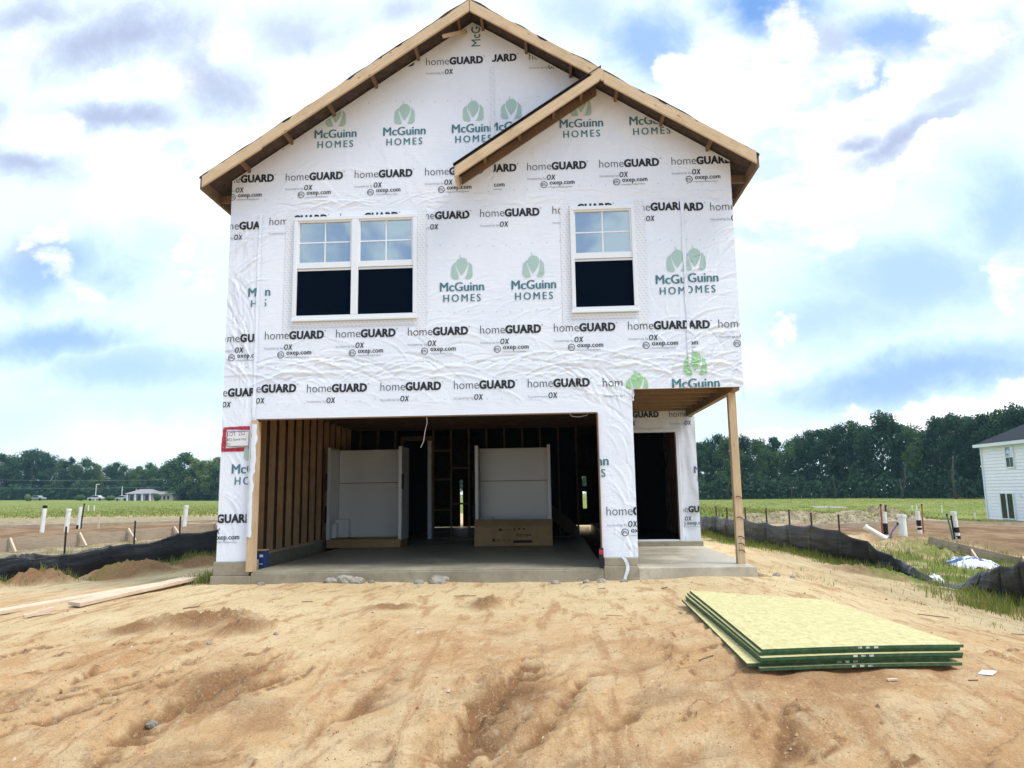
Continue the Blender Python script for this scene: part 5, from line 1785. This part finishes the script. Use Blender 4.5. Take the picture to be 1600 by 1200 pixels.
# bag, lump, tarp
def heap(name, x, y, rx, ry, h, mt, label, cat, seed, n=30, crisp=0.0, gfn=None, stripe=None, rough_=.35):
    m_ = MB(); vs = []; fs = []; mi = []
    for j in range(n + 1):
        for i in range(n + 1):
            u, v = 2 * i / n - 1, 2 * j / n - 1
            q = math.hypot(u, v); a = math.atan2(v, u)
            edge_ = 1 + .18 * float(pnoise(math.cos(a) * 2 + seed, math.sin(a) * 2))
            k = max(0, 1 - (q / edge_) ** 2)
            X_, Y_ = x + u * rx, y + v * ry
            zz = h * k ** .7 * (1 + rough_ * 1.6 * float(fbm(np.array([u * 2.2 + seed]), np.array([v * 2.2]), 4)[0]))
            vs.append((X_, Y_, zz - .03 * (k <= 0)))
    vs = np.array(vs); rel_ = vs[:, 2].copy(); vs[:, 2] += ground_h(vs[:, 0], vs[:, 1])
    for j in range(n):
        for i in range(n):
            fs.append((j * (n + 1) + i, j * (n + 1) + i + 1, (j + 1) * (n + 1) + i + 1, (j + 1) * (n + 1) + i))
    m_.add(vs.tolist(), fs)
    if stripe: m_.mi = [1 if stripe(i % n / n, i // n / n) else 0 for i in range(len(fs))]
    nq = len(m_.f)
    if name == 'spoil_pile':
        for _ in range(1500):
            k_i = random.randrange(len(vs)); px_, py_, pz_ = vs[k_i]
            if rel_[k_i] < .02: continue
            a = random.uniform(0, 6.28); ln_ = random.uniform(.06, .2); hh_ = random.uniform(.02, .12)
            m_.add([(px_, py_, pz_ - .01), (px_ + .03, py_ + .01, pz_ - .01), (px_ + math.cos(a) * ln_, py_ + math.sin(a) * ln_, pz_ + hh_)], [(0, 1, 2)], 1)
    o = m_.build(name, mt, smooth=True)
    return tag(o, label, cat)


heap('plastic_bag', 8.0, 4.75, .48, .38, .13, ['bag_white', 'bag_blue'], 'crumpled white plastic bag with blue stripes lying by the low wooden form', 'bag', 3, stripe=lambda u, v: abs(v - .34 + .3 * (u - .5)) < .07 or abs(v - .62 + .3 * (u - .5)) < .05)
heap('white_lump', 6.50, 3.2, .15, .13, .10, 'bag_white', 'round white plastic lump by the collapsed black fence', 'litter', 9)
heap('spoil_pile', 8.3, 15.0, 2.9, 1.3, .22, ['straw_pile', 'grass_straw'], 'straw coloured dirt pile behind the black fence on the right', 'dirt pile', 21, n=60, rough_=.8)
heap('spoil_pile', 10.9, 15.6, 1.5, 1.0, .27, ['straw_pile', 'grass_straw'], 'smaller straw coloured dirt mound right of the long dirt pile', 'dirt pile', 25, n=44, rough_=.7)
heap('flat_debris', 31.5, 77, 3.6, 2.4, .12, ['rock', 'grass_blade'], 'flat whitish debris lying far out in the right field', 'debris', 12, n=40, stripe=lambda u, v: (u < .25 or u > .7))


# ------------------------------------------------------------------ neighbouring house
nh = empty('neighbor_house', (37, 40, -1.6), 'white sided two-storey house with dark roof at the right edge', 'house')
X0, X1, Y0, Y1 = 33.0, 43.0, 32.0, 48.0


def lap_fn(T, b):
    s = T.n('ShaderNodeSeparateXYZ'); T.l(pos(T), s.inputs[0])
    f = T.math('FRACT', T.math('MULTIPLY', s.outputs[2], 1 / .2))
    T.l(T.mix(T.smooth(T.noise(pos(T), .6, 3), .3, .7), (.90, .865, .92), (.94, .905, .95)), b.inputs['Base Color'])


M['siding'] = mat('white lap siding', rough=.5, fn=lap_fn)
m_ = MB()
zb, zt = -1.55, 3.98
# lapped siding as real slanted courses on the visible side
nC = 23
for i in range(nC):
    a = zb + (zt - zb) * i / nC; b_ = zb + (zt - zb) * (i + 1) / nC
    m_.add([(X0 - .05, Y0, a), (X0 - .05, Y1, a), (X0, Y1, b_), (X0, Y0, b_)], [(0, 1, 2, 3)])
    m_.add([(X0 - .05, Y0, a), (X0 - .05, Y1, a), (X0, Y1, a), (X0, Y0, a)], [(0, 3, 2, 1)])
m_.box(X0 + .001, X1, Y0, Y1, zb - .3, zt)
m_.build('wall', 'siding', nh)
m_ = MB(); m_.box(X0 - .12, X0 + .06, Y1 - .06, Y1 + .04, zb, zt); m_.build('corner_trim', 'white_vinyl', nh)
m_ = MB(); m_.box(X0 - .03, X1, Y0 - .02, Y1 + .02, zb - .5, zb - .001); m_.build('foundation', 'concrete', nh)
m_ = MB(); rz = zt + 4.6 * .45
m_.hexa([(X0 - .45, Y0, zt - .02), (38, Y0, rz), (38, Y1 + .3, rz), (X0 - .45, Y1 + .3, zt - .02), (X0 - .45, Y0, zt + .06), (38, Y0, rz + .12), (38, Y1 + .3, rz + .12), (X0 - .45, Y1 + .3, zt + .06)])
m_.hexa([(38.001, Y0, rz), (X1 + .45, Y0, zt - .02), (X1 + .45, Y1 + .3, zt - .02), (38.001, Y1 + .3, rz), (38.001, Y0, rz + .12), (X1 + .45, Y0, zt + .06), (X1 + .45, Y1 + .3, zt + .06), (38.001, Y1 + .3, rz + .12)])
m_.build('roof', 'roof_shingle', nh)
m_ = MB(); m_.box(X0 - .47, X0 - .451, Y0, Y1 + .32, zt - .16, zt + .07); m_.box(X0 - .45, X0 - .025, Y0, Y1 + .3, zt - .06, zt - .03); m_.build('fascia', 'white_vinyl', nh)
m_ = MB(); m_.add([(X0, Y1 + .001, zt), (X1, Y1 + .001, zt), (38, Y1 + .001, rz)], [(0, 1, 2)]); m_.build('gable', 'siding', nh)


def nwin(y0, y1, z0, z1):
    m_ = MB(); x = X0 - .13
    m_.box(x, X0, y0 - .08, y1 + .08, z0 - .08, z0); m_.box(x, X0, y0 - .08, y1 + .08, z1, z1 + .08); m_.box(x, X0, y0 - .08, y0, z0, z1); m_.box(x, X0, y1, y1 + .08, z0, z1)
    zm = (z0 + z1) / 2; m_.box(x - .01, X0, y0, y1, zm - .03, zm + .03)
    f = m_.build('window', 'white_vinyl', nh)
    g = MB(); g.box(x + .03, x + .035, y0, y1, zm + .03, z1); g.build('pane', 'glass', f)
    g = MB(); g.box(x + .03, x + .035, y0, y1, z0, zm - .03); g.build('pane', 'dark_glass', f)
    g = MB(); yc = (y0 + y1) / 2; g.box(x + .015, x + .028, yc - .015, yc + .015, z0, z1); g.box(x + .016, x + .028, y0, y1, (z1 + zm) / 2 - .015, (z1 + zm) / 2 + .015); g.build('grid', 'white_vinyl', f)


nwin(44.1, 44.92, 2.25, 3.66)
nwin(41.6, 42.5, -.6, .4)
m_ = MB(); x = X0 - .13
m_.box(x, X0, 44.55, 44.65, -1.5, .42); m_.box(x, X0, 46.1, 46.2, -1.5, .42); m_.box(x, X0, 44.65, 46.1, .34, .42); m_.box(x, X0, 44.65, 46.1, -1.5, -1.42); m_.box(x - .01, X0, 45.3, 45.42, -1.42, .34)
sd_ = m_.build('sliding_door', 'white_vinyl', nh)
for a, b_ in ((44.65, 45.3), (45.42, 46.1)):
    g = MB(); g.box(x + .03, x + .035, a, b_, -1.42, .34); g.build('pane', 'dark_glass', sd_)
m_ = MB(); m_.box(X0 - .1, X0 - .023, 43.75, 43.9, .1, .3); m_.build('wall_lamp', 'white_vinyl', nh)


# ------------------------------------------------------------------ trees
def tree_proto(seed, h, w, trunk_h, nleaf, leaf, mt, bare=.0, lobes=15):
    rnd = random.Random(seed)
    t = MB()
    tr = h * .016
    bx_, by_ = rnd.uniform(-.04, .04) * h, rnd.uniform(-.04, .04) * h
    t.tube([(0, 0, -.3), (bx_ * .3, by_ * .3, h * .25), (bx_ * .7, by_ * .7, h * .55), (bx_, by_, h * .85)], [tr * 1.3, tr, tr * .7, tr * .2], 7)
    cen = []
    for i in range(lobes):
        q = (i + .5) / lobes
        z = trunk_h + (h - trunk_h) * (q ** .85)
        prof = math.sin(math.pi * min(1, .22 + .72 * q)) ** .7
        a = rnd.uniform(0, 2 * math.pi); r_ = w / 2 * prof * rnd.uniform(.25, .85)
        cen.append((math.cos(a) * r_ + bx_ * q, math.sin(a) * r_ + by_ * q, z, w * rnd.uniform(.14, .25) * (.65 + .45 * prof)))
    for c in cen:
        zz = max(trunk_h * .7, c[2] - h * .14)
        t.tube([(bx_ * zz / h, by_ * zz / h, zz), ((c[0] + bx_ * zz / h) / 2, (c[1] + by_ * zz / h) / 2, (zz + c[2]) / 2 + .1), (c[0], c[1], c[2])], [tr * .45, tr * .28, tr * .08], 5, cap=False)
    v = []; f = []
    for i in range(nleaf):
        c = cen[rnd.randrange(lobes)]
        while True:
            d = (rnd.gauss(0, 1), rnd.gauss(0, 1), rnd.gauss(0, 1)); l = math.sqrt(sum(k * k for k in d))
            if l > .1: break
        rr_ = c[3] * (rnd.random() ** .38) * rnd.uniform(.75, 1.25)
        p = Vector((c[0] + d[0] / l * rr_, c[1] + d[1] / l * rr_, c[2] + d[2] / l * rr_ * .72))
        if p.z < trunk_h * .5: continue
        s_ = leaf * rnd.uniform(.5, 1.25)
        n = Vector((d[0] / l + rnd.gauss(0, .6), d[1] / l + rnd.gauss(0, .6), d[2] / l + .4 + rnd.gauss(0, .6))).normalized()
        a = n.orthogonal().normalized(); b_ = n.cross(a)
        an = rnd.uniform(0, 6.28); a, b_ = a * math.cos(an) + b_ * math.sin(an), b_ * math.cos(an) - a * math.sin(an)
        o = len(v)
        v += [p - a * s_, p - b_ * s_ * .55 + n * s_ * .15, p + a * s_, p + b_ * s_ * .55 - n * s_ * .1]
        f.append((o, o + 1, o + 2, o + 3))
    cb_ = MB(); cb_.v = [tuple(x) for x in v]; cb_.f = f; cb_.mi = [0] * len(f)
    return t, cb_, mt


PROTO = []
for spec in ((1, 13, 9.5, 2.6, 5200, .30, 'leaf_dark', 0, 17), (2, 14, 7.5, 3.4, 4600, .28, 'leaf_dark', 0, 15), (3, 11, 9.0, 2.0, 5000, .28, 'leaf_mid', 0, 16), (4, 15, 8.0, 5.0, 3600, .27, 'leaf_dark', 0, 14), (5, 11.5, 8, 1.6, 5000, .27, 'leaf_mid', 0, 17), (6, 12, 7, 1.8, 4400, .27, 'leaf_light', 0, 16)):
    t, c, mt = tree_proto(*spec)
    PROTO.append((spec[1], t, c, mt))
_built = {}


def tree(k, x, y, hgt, rot, wid, label, group):
    H, t, c, mt = PROTO[k]
    g = gz(x, y)
    s_ = hgt / H
    if k not in _built:
        root = empty('broadleaf_tree', (0, 0, 0), label, 'tree', group)
        t.build('trunk', 'bark', root, smooth=True); c.build('crown', mt, root)
        _built[k] = root
    else:
        src = _built[k]
        root = src.copy(); COL.objects.link(root)
        for ch in src.children:
            d = ch.copy(); d.parent = root; COL.objects.link(d)
        root['label'] = label; root['group'] = group
    root.location = (x, y, g - .1); root.rotation_euler = (0, 0, rot); root.scale = (s_ * wid, s_ * wid, s_)
    return root


def at_pix(px, d):
    v_ = pix_dir(px, 780); return EYE.x + v_.x * d, EYE.y + v_.y * d


def tree_at(k, px, d, top_px, wid, label, group):
    x, y = at_pix(px, d)
    g = gz(x, y)
    v_ = pix_dir(px, top_px); z = EYE.z + v_.z * d
    return tree(k, x, y, (z - g) * 1.02, px * 1.7 % 6.28, wid, label, group)


GR = 'trees along the far edge of the right field'
GL = 'trees along the far edge of the left field'
RT = [(1098, 140, 694, 1, 1.0, 'dark tree at the left end of the right wood, next to the house corner'), (1118, 146, 684, 0, .9, 'dark tree behind the porch post, low in the right wood'),
      (1142, 138, 690, 2, .9, 'rounded green tree right of the porch post'), (1165, 142, 686, 0, .85, None), (1190, 136, 692, 4, .9, None), (1212, 140, 686, 1, 1.0, None), (1236, 134, 694, 2, .95, None), (1262, 134, 678, 0, .9, None),
      (1290, 130, 674, 1, 1.05, None), (1318, 128, 668, 0, .9, None), (1345, 126, 664, 4, .9, None), (1383, 124, 652, 0, 1.05, 'tall dome-topped dark tree standing above its neighbours in the right wood'),
      (1412, 122, 664, 1, 1.0, None), (1440, 118, 672, 2, .9, None), (1468, 116, 660, 0, .9, None), (1490, 113, 651, 3, 1.1, 'tall dark tree with bare lower trunk left of the white house'), (1515, 111, 655, 0, .85, None),
      (1543, 108, 652, 1, 1.1, 'tall feathery dark tree just left of the white house roof'), (1565, 106, 648, 4, .9, 'dark tree over the eave of the white house'), (1590, 104, 641, 0, .9, 'dark tree at the right edge above the white house roof'), (1620, 102, 645, 1, 1.0, 'dark tree behind the white house roof'), (1655, 100, 645, 2, 1.0, 'dark green tree past the right edge behind the white house')]
for i, (px, d, tp, k, wd, lb) in enumerate(RT):
    tree_at(k, px, d, tp, wd * .8, lb or 'dark green tree in the middle of the unbroken wood edge on the right', GR)
for i, (px, d, tp, k, wd) in enumerate(((1108, 155, 696, 0, 1), (1150, 155, 690, 1, 1), (1200, 152, 692, 2, 1), (1250, 150, 690, 0, 1), (1300, 146, 676, 4, 1), (1360, 142, 668, 1, 1), (1430, 136, 668, 0, 1), (1480, 132, 660, 2, 1), (1530, 128, 656, 0, 1), (1580, 122, 650, 1, 1))):
    tree_at(k, px, d, tp, wd, 'dark green tree of the second row in the wood on the right', GR)
LT = [(-30, 235, 716, 0, 1.2, 'dark tree at the left edge of the photo'), (2, 232, 712, 1, 1.3, 'dark tree at the far left with a low rounded top'), (22, 236, 716, 2, 1.0, None), (48, 228, 706, 0, 1.15, 'tallest broad dark tree of the left wood'), (68, 230, 711, 0, .9, 'dark tree joined to the right flank of the tallest left tree'),
      (90, 232, 722, 2, .9, None), (105, 226, 717, 3, .9, 'thin open-crowned tree with sky showing through on the left'), (124, 224, 720, 2, .9, None), (145, 226, 724, 5, .9, 'lighter green airy tree in the middle of the left wood'), (162, 230, 732, 4, .9, None), (177, 222, 725, 0, .8, 'dark round-headed tree above the white car'),
      (196, 226, 730, 2, .9, None), (214, 216, 731, 4, .9, None), (232, 214, 727, 2, 1.0, 'bluish green tree behind the low far house'), (250, 212, 731, 4, .9, None), (268, 204, 720, 2, .9, None), (284, 200, 711, 4, 1.15, 'tall rounded green tree nearer the wrapped house'), (300, 198, 716, 5, 1.0, 'yellow green tree lit by the sky beside the tall rounded one'),
      (316, 196, 722, 5, .9, 'yellow green tree with a thin pointed top'), (332, 194, 716, 5, 1.1, 'pale green tree touching the left wall of the wrapped house'), (350, 194, 720, 2, 1.0, 'green tree partly hidden by the left wall of the wrapped house')]
for i, (px, d, tp, k, wd, lb) in enumerate(LT):
    tree_at(k, px, d, tp, wd * .95, lb or 'mid green tree in the unbroken left wood edge behind the far road', GL)
for px, d, tp, k in ((700, 150, 700, 2), (725, 150, 700, 0), (905, 140, 700, 0), (925, 140, 700, 2), (10, 255, 720, 0), (40, 255, 722, 1), (75, 250, 722, 0), (110, 250, 730, 2), (140, 248, 736, 0), (175, 246, 736, 4), (205, 240, 736, 0), (240, 236, 736, 2), (275, 226, 732, 0), (310, 220, 732, 4), (335, 216, 728, 2)):
    tree_at(k, px, d, tp, 1.15, 'dark tree of the second row in the left wood' if px < 400 else 'tree glimpsed through the house beyond the garage', GL)
# pale trunks at the wood edge
for i, (px, d, y1, w_, ln, lb) in enumerate(((1412, 112, 748, .22, -7, 'leaning pale bare trunk at the right wood edge, left of the forked one'), (1402 + 6, 112, 722, .16, 6, 'slender pale curved trunk at the right wood edge'), (1494, 104, 712, .26, -5, 'tall pale trunk at the wood edge beside the white house'),
                                             (1236, 124, 752, .12, 2, 'thin pale trunk at the wood edge behind the spoil pile'), (1306, 120, 752, .12, -4, 'thin pale trunk in the middle of the right wood edge'), (1138, 130, 750, .12, 2, 'thin pale trunk at the wood edge by the porch post'))):
    x, y = at_pix(px, d); v_ = pix_dir(px + ln, y1); g = gz(x, y)
    top_ = Vector((EYE.x + v_.x * d, EYE.y + v_.y * d, EYE.z + v_.z * d)); b_ = Vector((x, y, g - .1))
    m_ = MB(); mid = (top_ + b_) / 2 + Vector((.35 * math.sin(i * 2.1), 0, 0))
    m_.tube([b_, mid, top_], [w_ * .8, w_ * .55, w_ * .25], 7)
    m_.tube([mid, mid + Vector((-1.0, .3, 2.0))], [w_ * .22, w_ * .06], 5); m_.tube([mid * .5 + top_ * .5, top_ + Vector((.9, .2, .3))], [w_ * .2, w_ * .06], 5)
    tag(m_.build('bare_trunk', 'bark', smooth=True), lb, 'tree', 'pale trunks at the wood edge')


# undergrowth and wood interior: one leafy mass behind and under the crowns
def mass(name, line, h, depth, n, leaf, mt, seed):
    rnd = random.Random(seed); v = []; f = []
    pts = []
    for _ in range(n):
        t = rnd.random() * (len(line) - 1.001); px, d = along(line, t)
        d += rnd.uniform(0, depth)
        x, y = at_pix(px, d)
        hh = h * (.75 + .5 * float(pnoise(px * .05, d * .1)))
        pts.append((x, y, hh * rnd.random()))
    P = np.array(pts); g = ground_h(P[:, 0], P[:, 1])
    for (x, y, z), gg in zip(pts, g):
        p = Vector((x, y, gg + z)); n_ = Vector((rnd.gauss(0, 1), rnd.gauss(0, 1) - .4, rnd.gauss(0, 1) + .5)).normalized()
        a = n_.orthogonal().normalized(); b_ = n_.cross(a); s_ = leaf * rnd.uniform(.5, 1.3); o = len(v)
        v += [tuple(p - a * s_), tuple(p - b_ * s_ * .6), tuple(p + a * s_), tuple(p + b_ * s_ * .6)]; f.append((o, o + 1, o + 2, o + 3))
    m_ = MB(); m_.v = v; m_.f = f; m_.mi = [0] * len(f)
    tag(m_.build(name, mt), kind='stuff')


mass('undergrowth', [(1085, 134), (1200, 130), (1350, 120), (1500, 106), (1680, 96)], 5.2, 18, 16000, .38, 'leaf_dark', 5)
mass('undergrowth', [(-40, 226), (100, 222), (200, 214), (270, 200), (360, 190)], 5.0, 28, 14000, .6, 'leaf_dark', 6)


# ------------------------------------------------------------------ far left: bungalow, cars, poles, wires
def at_z(px, d, dz=0.0):
    x, y = at_pix(px, d); return x, y, gz(x, y) + dz


hx, hy, hz = at_z(218, 195)
bh = empty('bungalow', (hx, hy, hz), 'low pinkish bungalow with grey roof far across the left field', 'house')
hz2 = hz
m_ = MB(); m_.box(hx - 3.6, hx + 3.6, hy, hy + 6, hz - .2, hz + 2.0)
M['pink_wall'] = mat('pinkish wall', (.38, .30, .32), .8); M['cream_wall'] = mat('cream wall', (.46, .41, .32), .8); M['grey_roof'] = mat('grey roof', (.30, .28, .30), .9)
m_.build('wall', 'pink_wall', bh)
m_ = MB(); m_.add([(hx - 4.1, hy - .5, hz + 1.9), (hx + 4.1, hy - .5, hz + 1.9), (hx + 4.1, hy + 6.5, hz + 1.9), (hx - 4.1, hy + 6.5, hz + 1.9), (hx - 1.6, hy + 3, hz + 3.1), (hx + 1.6, hy + 3, hz + 3.1)], [(0, 1, 5, 4), (1, 2, 5), (2, 3, 4, 5), (3, 0, 4), (0, 3, 2, 1)]); m_.build('roof', 'grey_roof', bh)
for a in (-2.6, -.6, 1.6):
    m_ = MB(); m_.box(hx + a, hx + a + .8, hy - .03, hy - .001, hz + .1, hz + 1.6); m_.build('window', 'dark_glass', bh)
for a in (-3.4, -1.2, .7, 2.9):
    m_ = MB(); m_.box(hx + a, hx + a + .3, hy - .4, hy - .1, hz - .2, hz + 1.89); m_.build('porch_column', 'white_vinyl', bh)
hx, hy, hz = at_z(256, 196)
bh2 = empty('cottage', (hx, hy, hz), 'small cream cottage right of the pinkish bungalow across the left field', 'house')
m_ = MB(); m_.box(hx - 2.2, hx + 2.2, hy, hy + 5, hz - .2, hz + 1.8); m_.build('wall', 'cream_wall', bh2)
m_ = MB(); m_.add([(hx - 2.5, hy - .4, hz + 1.75), (hx + 2.5, hy - .4, hz + 1.75), (hx + 2.5, hy + 5.4, hz + 1.75), (hx - 2.5, hy + 5.4, hz + 1.75), (hx - 2.5, hy + 2.5, hz + 2.5), (hx + 2.5, hy + 2.5, hz + 2.5)], [(0, 1, 5, 4), (2, 3, 4, 5), (1, 2, 5), (3, 0, 4), (0, 3, 2, 1)]); m_.build('roof', 'grey_roof', bh2)
for a in (-1.4, -.2, .9):
    m_ = MB(); m_.box(hx + a, hx + a + .6, hy - .03, hy - .001, hz + .3, hz + 1.3); m_.build('window', 'dark_glass', bh2)


def car(px, d, mt, label, ln=4.6):
    x, y, z = at_z(px, d)
    root = empty('parked_car', (x, y, z), label, 'car', 'cars parked along the far road')
    prof = [(-.5, .35), (-.5, .75), (-.42, .86), (-.26, .92), (-.15, 1.38), (.15, 1.42), (.27, .95), (.46, .86), (.5, .7), (.5, .35)]
    m_ = MB(); n = len(prof); vs = []
    for yy, k in ((-.85, 1), (.85, 1)):
        vs += [(x + a * ln, y + yy, z + h) for a, h in prof]
    m_.add(vs, [tuple(range(n)), tuple(range(2 * n - 1, n - 1, -1))] + [(i, i + n, (i + 1) % n + n, (i + 1) % n) for i in range(n)])
    m_.build('body', mt, root, bevel=.05)
    m_ = MB(); m_.add([(x - .23 * ln, y - .87, z + .95), (x + .24 * ln, y - .87, z + .96), (x + .14 * ln, y - .87, z + 1.33), (x - .14 * ln, y - .87, z + 1.30)], [(0, 1, 2, 3)]); m_.build('side_window', 'dark_glass', root)
    for a in (-.31, .31):
        m_ = MB(); m_.tube([(x + a * ln, y - .88, z + .33), (x + a * ln, y - .65, z + .33)], .33, 14); m_.build('wheel', 'tyre', root)


car(151, 200, 'car_white', 'white car far across the left field under a street lamp', 4.4)
car(192, 196, 'car_white', 'smaller pale car beside the left corner of the pinkish bungalow', 3.4)
car(58, 206, 'car_grey', 'dark grey car in the shade of the left wood', 4.4)
for px, d, tp, lamp, lb in ((149, 205, 757, True, 'grey street lamp pole behind the white far car'), (190, 202, 760, False, 'bare utility pole left of the pinkish bungalow'), (212, 208, 764, False, 'thin pole behind the pinkish bungalow')):
    x, y, z = at_z(px, d); v_ = pix_dir(px, tp); zt_ = EYE.z + v_.z * d
    root = empty('utility_pole', (x, y, z), lb, 'pole')
    m_ = MB(); m_.tube([(x, y, z - .2), (x, y, zt_)], [.12, .09], 8); m_.build('pole', 'pvc', root)
    if lamp:
        m_ = MB(); m_.bar((x, y, zt_ - .1), (x + .9, y, zt_ + .1), .12, .16); m_.build('lamp_arm', 'pvc', root)
for i, (ya, yb, lb) in enumerate(((762, 760, 'lower overhead wire across the left wood'), (749, 749, 'upper overhead wire across the left wood'))):
    pts = []
    for t in np.linspace(0, 1, 14):
        px = -40 + 330 * t; d = 206 - 6 * t
        v_ = pix_dir(px, ya + (yb - ya) * t + 2 * math.sin(t * math.pi)); pts.append((EYE.x + v_.x * d, EYE.y + v_.y * d, EYE.z + v_.z * d))
    m_ = MB(); m_.tube(pts, .02, 4); tag(m_.build('overhead_wire', 'black_wire'), lb, 'wire')
def bush(px, d, w, h, mt, label, seed):
    x, y, z = at_z(px, d); rnd = random.Random(seed); v = []; f = []
    for _ in range(500):
        q = [rnd.gauss(0, 1) for _ in range(3)]; l = math.sqrt(sum(c * c for c in q)); k = rnd.random() ** .4
        p = Vector((x + q[0] / l * w / 2 * k, y + q[1] / l * w / 2 * k, z + h / 2 + q[2] / l * h / 2 * k)); n_ = Vector(q).normalized(); a = n_.orthogonal().normalized(); b_ = n_.cross(a); s_ = .22
        o = len(v); v += [tuple(p - a * s_), tuple(p - b_ * s_), tuple(p + a * s_), tuple(p + b_ * s_)]; f.append((o, o + 1, o + 2, o + 3))
    m_ = MB(); m_.v = v; m_.f = f; m_.mi = [0] * len(f); tag(m_.build('bush', mt), label, 'bush')


bush(43, 196, 1.6, 1.9, 'leaf_light', 'light green rounded bush at the foot of the left wood', 1)
bush(245, 190, 1.7, 2.0, 'leaf_mid', 'dark round bush between the bungalow and the cottage', 2)
bush(172, 200, 3.0, 1.4, 'leaf_mid', 'low green bush right of the white far car', 3)
bush(125, 200, 3.0, 1.7, 'leaf_mid', 'low green bush left of the white far car', 4)


# ------------------------------------------------------------------ the air
hzm = bpy.data.materials.new('thin summer haze')
T = NT(new_tree(hzm))
o_ = T.n('ShaderNodeOutputMaterial'); pv = T.n('ShaderNodeVolumePrincipled')
pv.inputs['Color'].default_value = (.42, .74, .95, 1)
pv.inputs['Density'].default_value = .0003
pv.inputs['Anisotropy'].default_value = .2
T.l(pv.outputs[0], o_.inputs['Volume'])
M['haze'] = hzm
m_ = MB(); m_.box(-560, 560, -440, 560, -6.0, 24.0)
hb = m_.build('haze', 'haze')
tag(hb, kind='stuff')
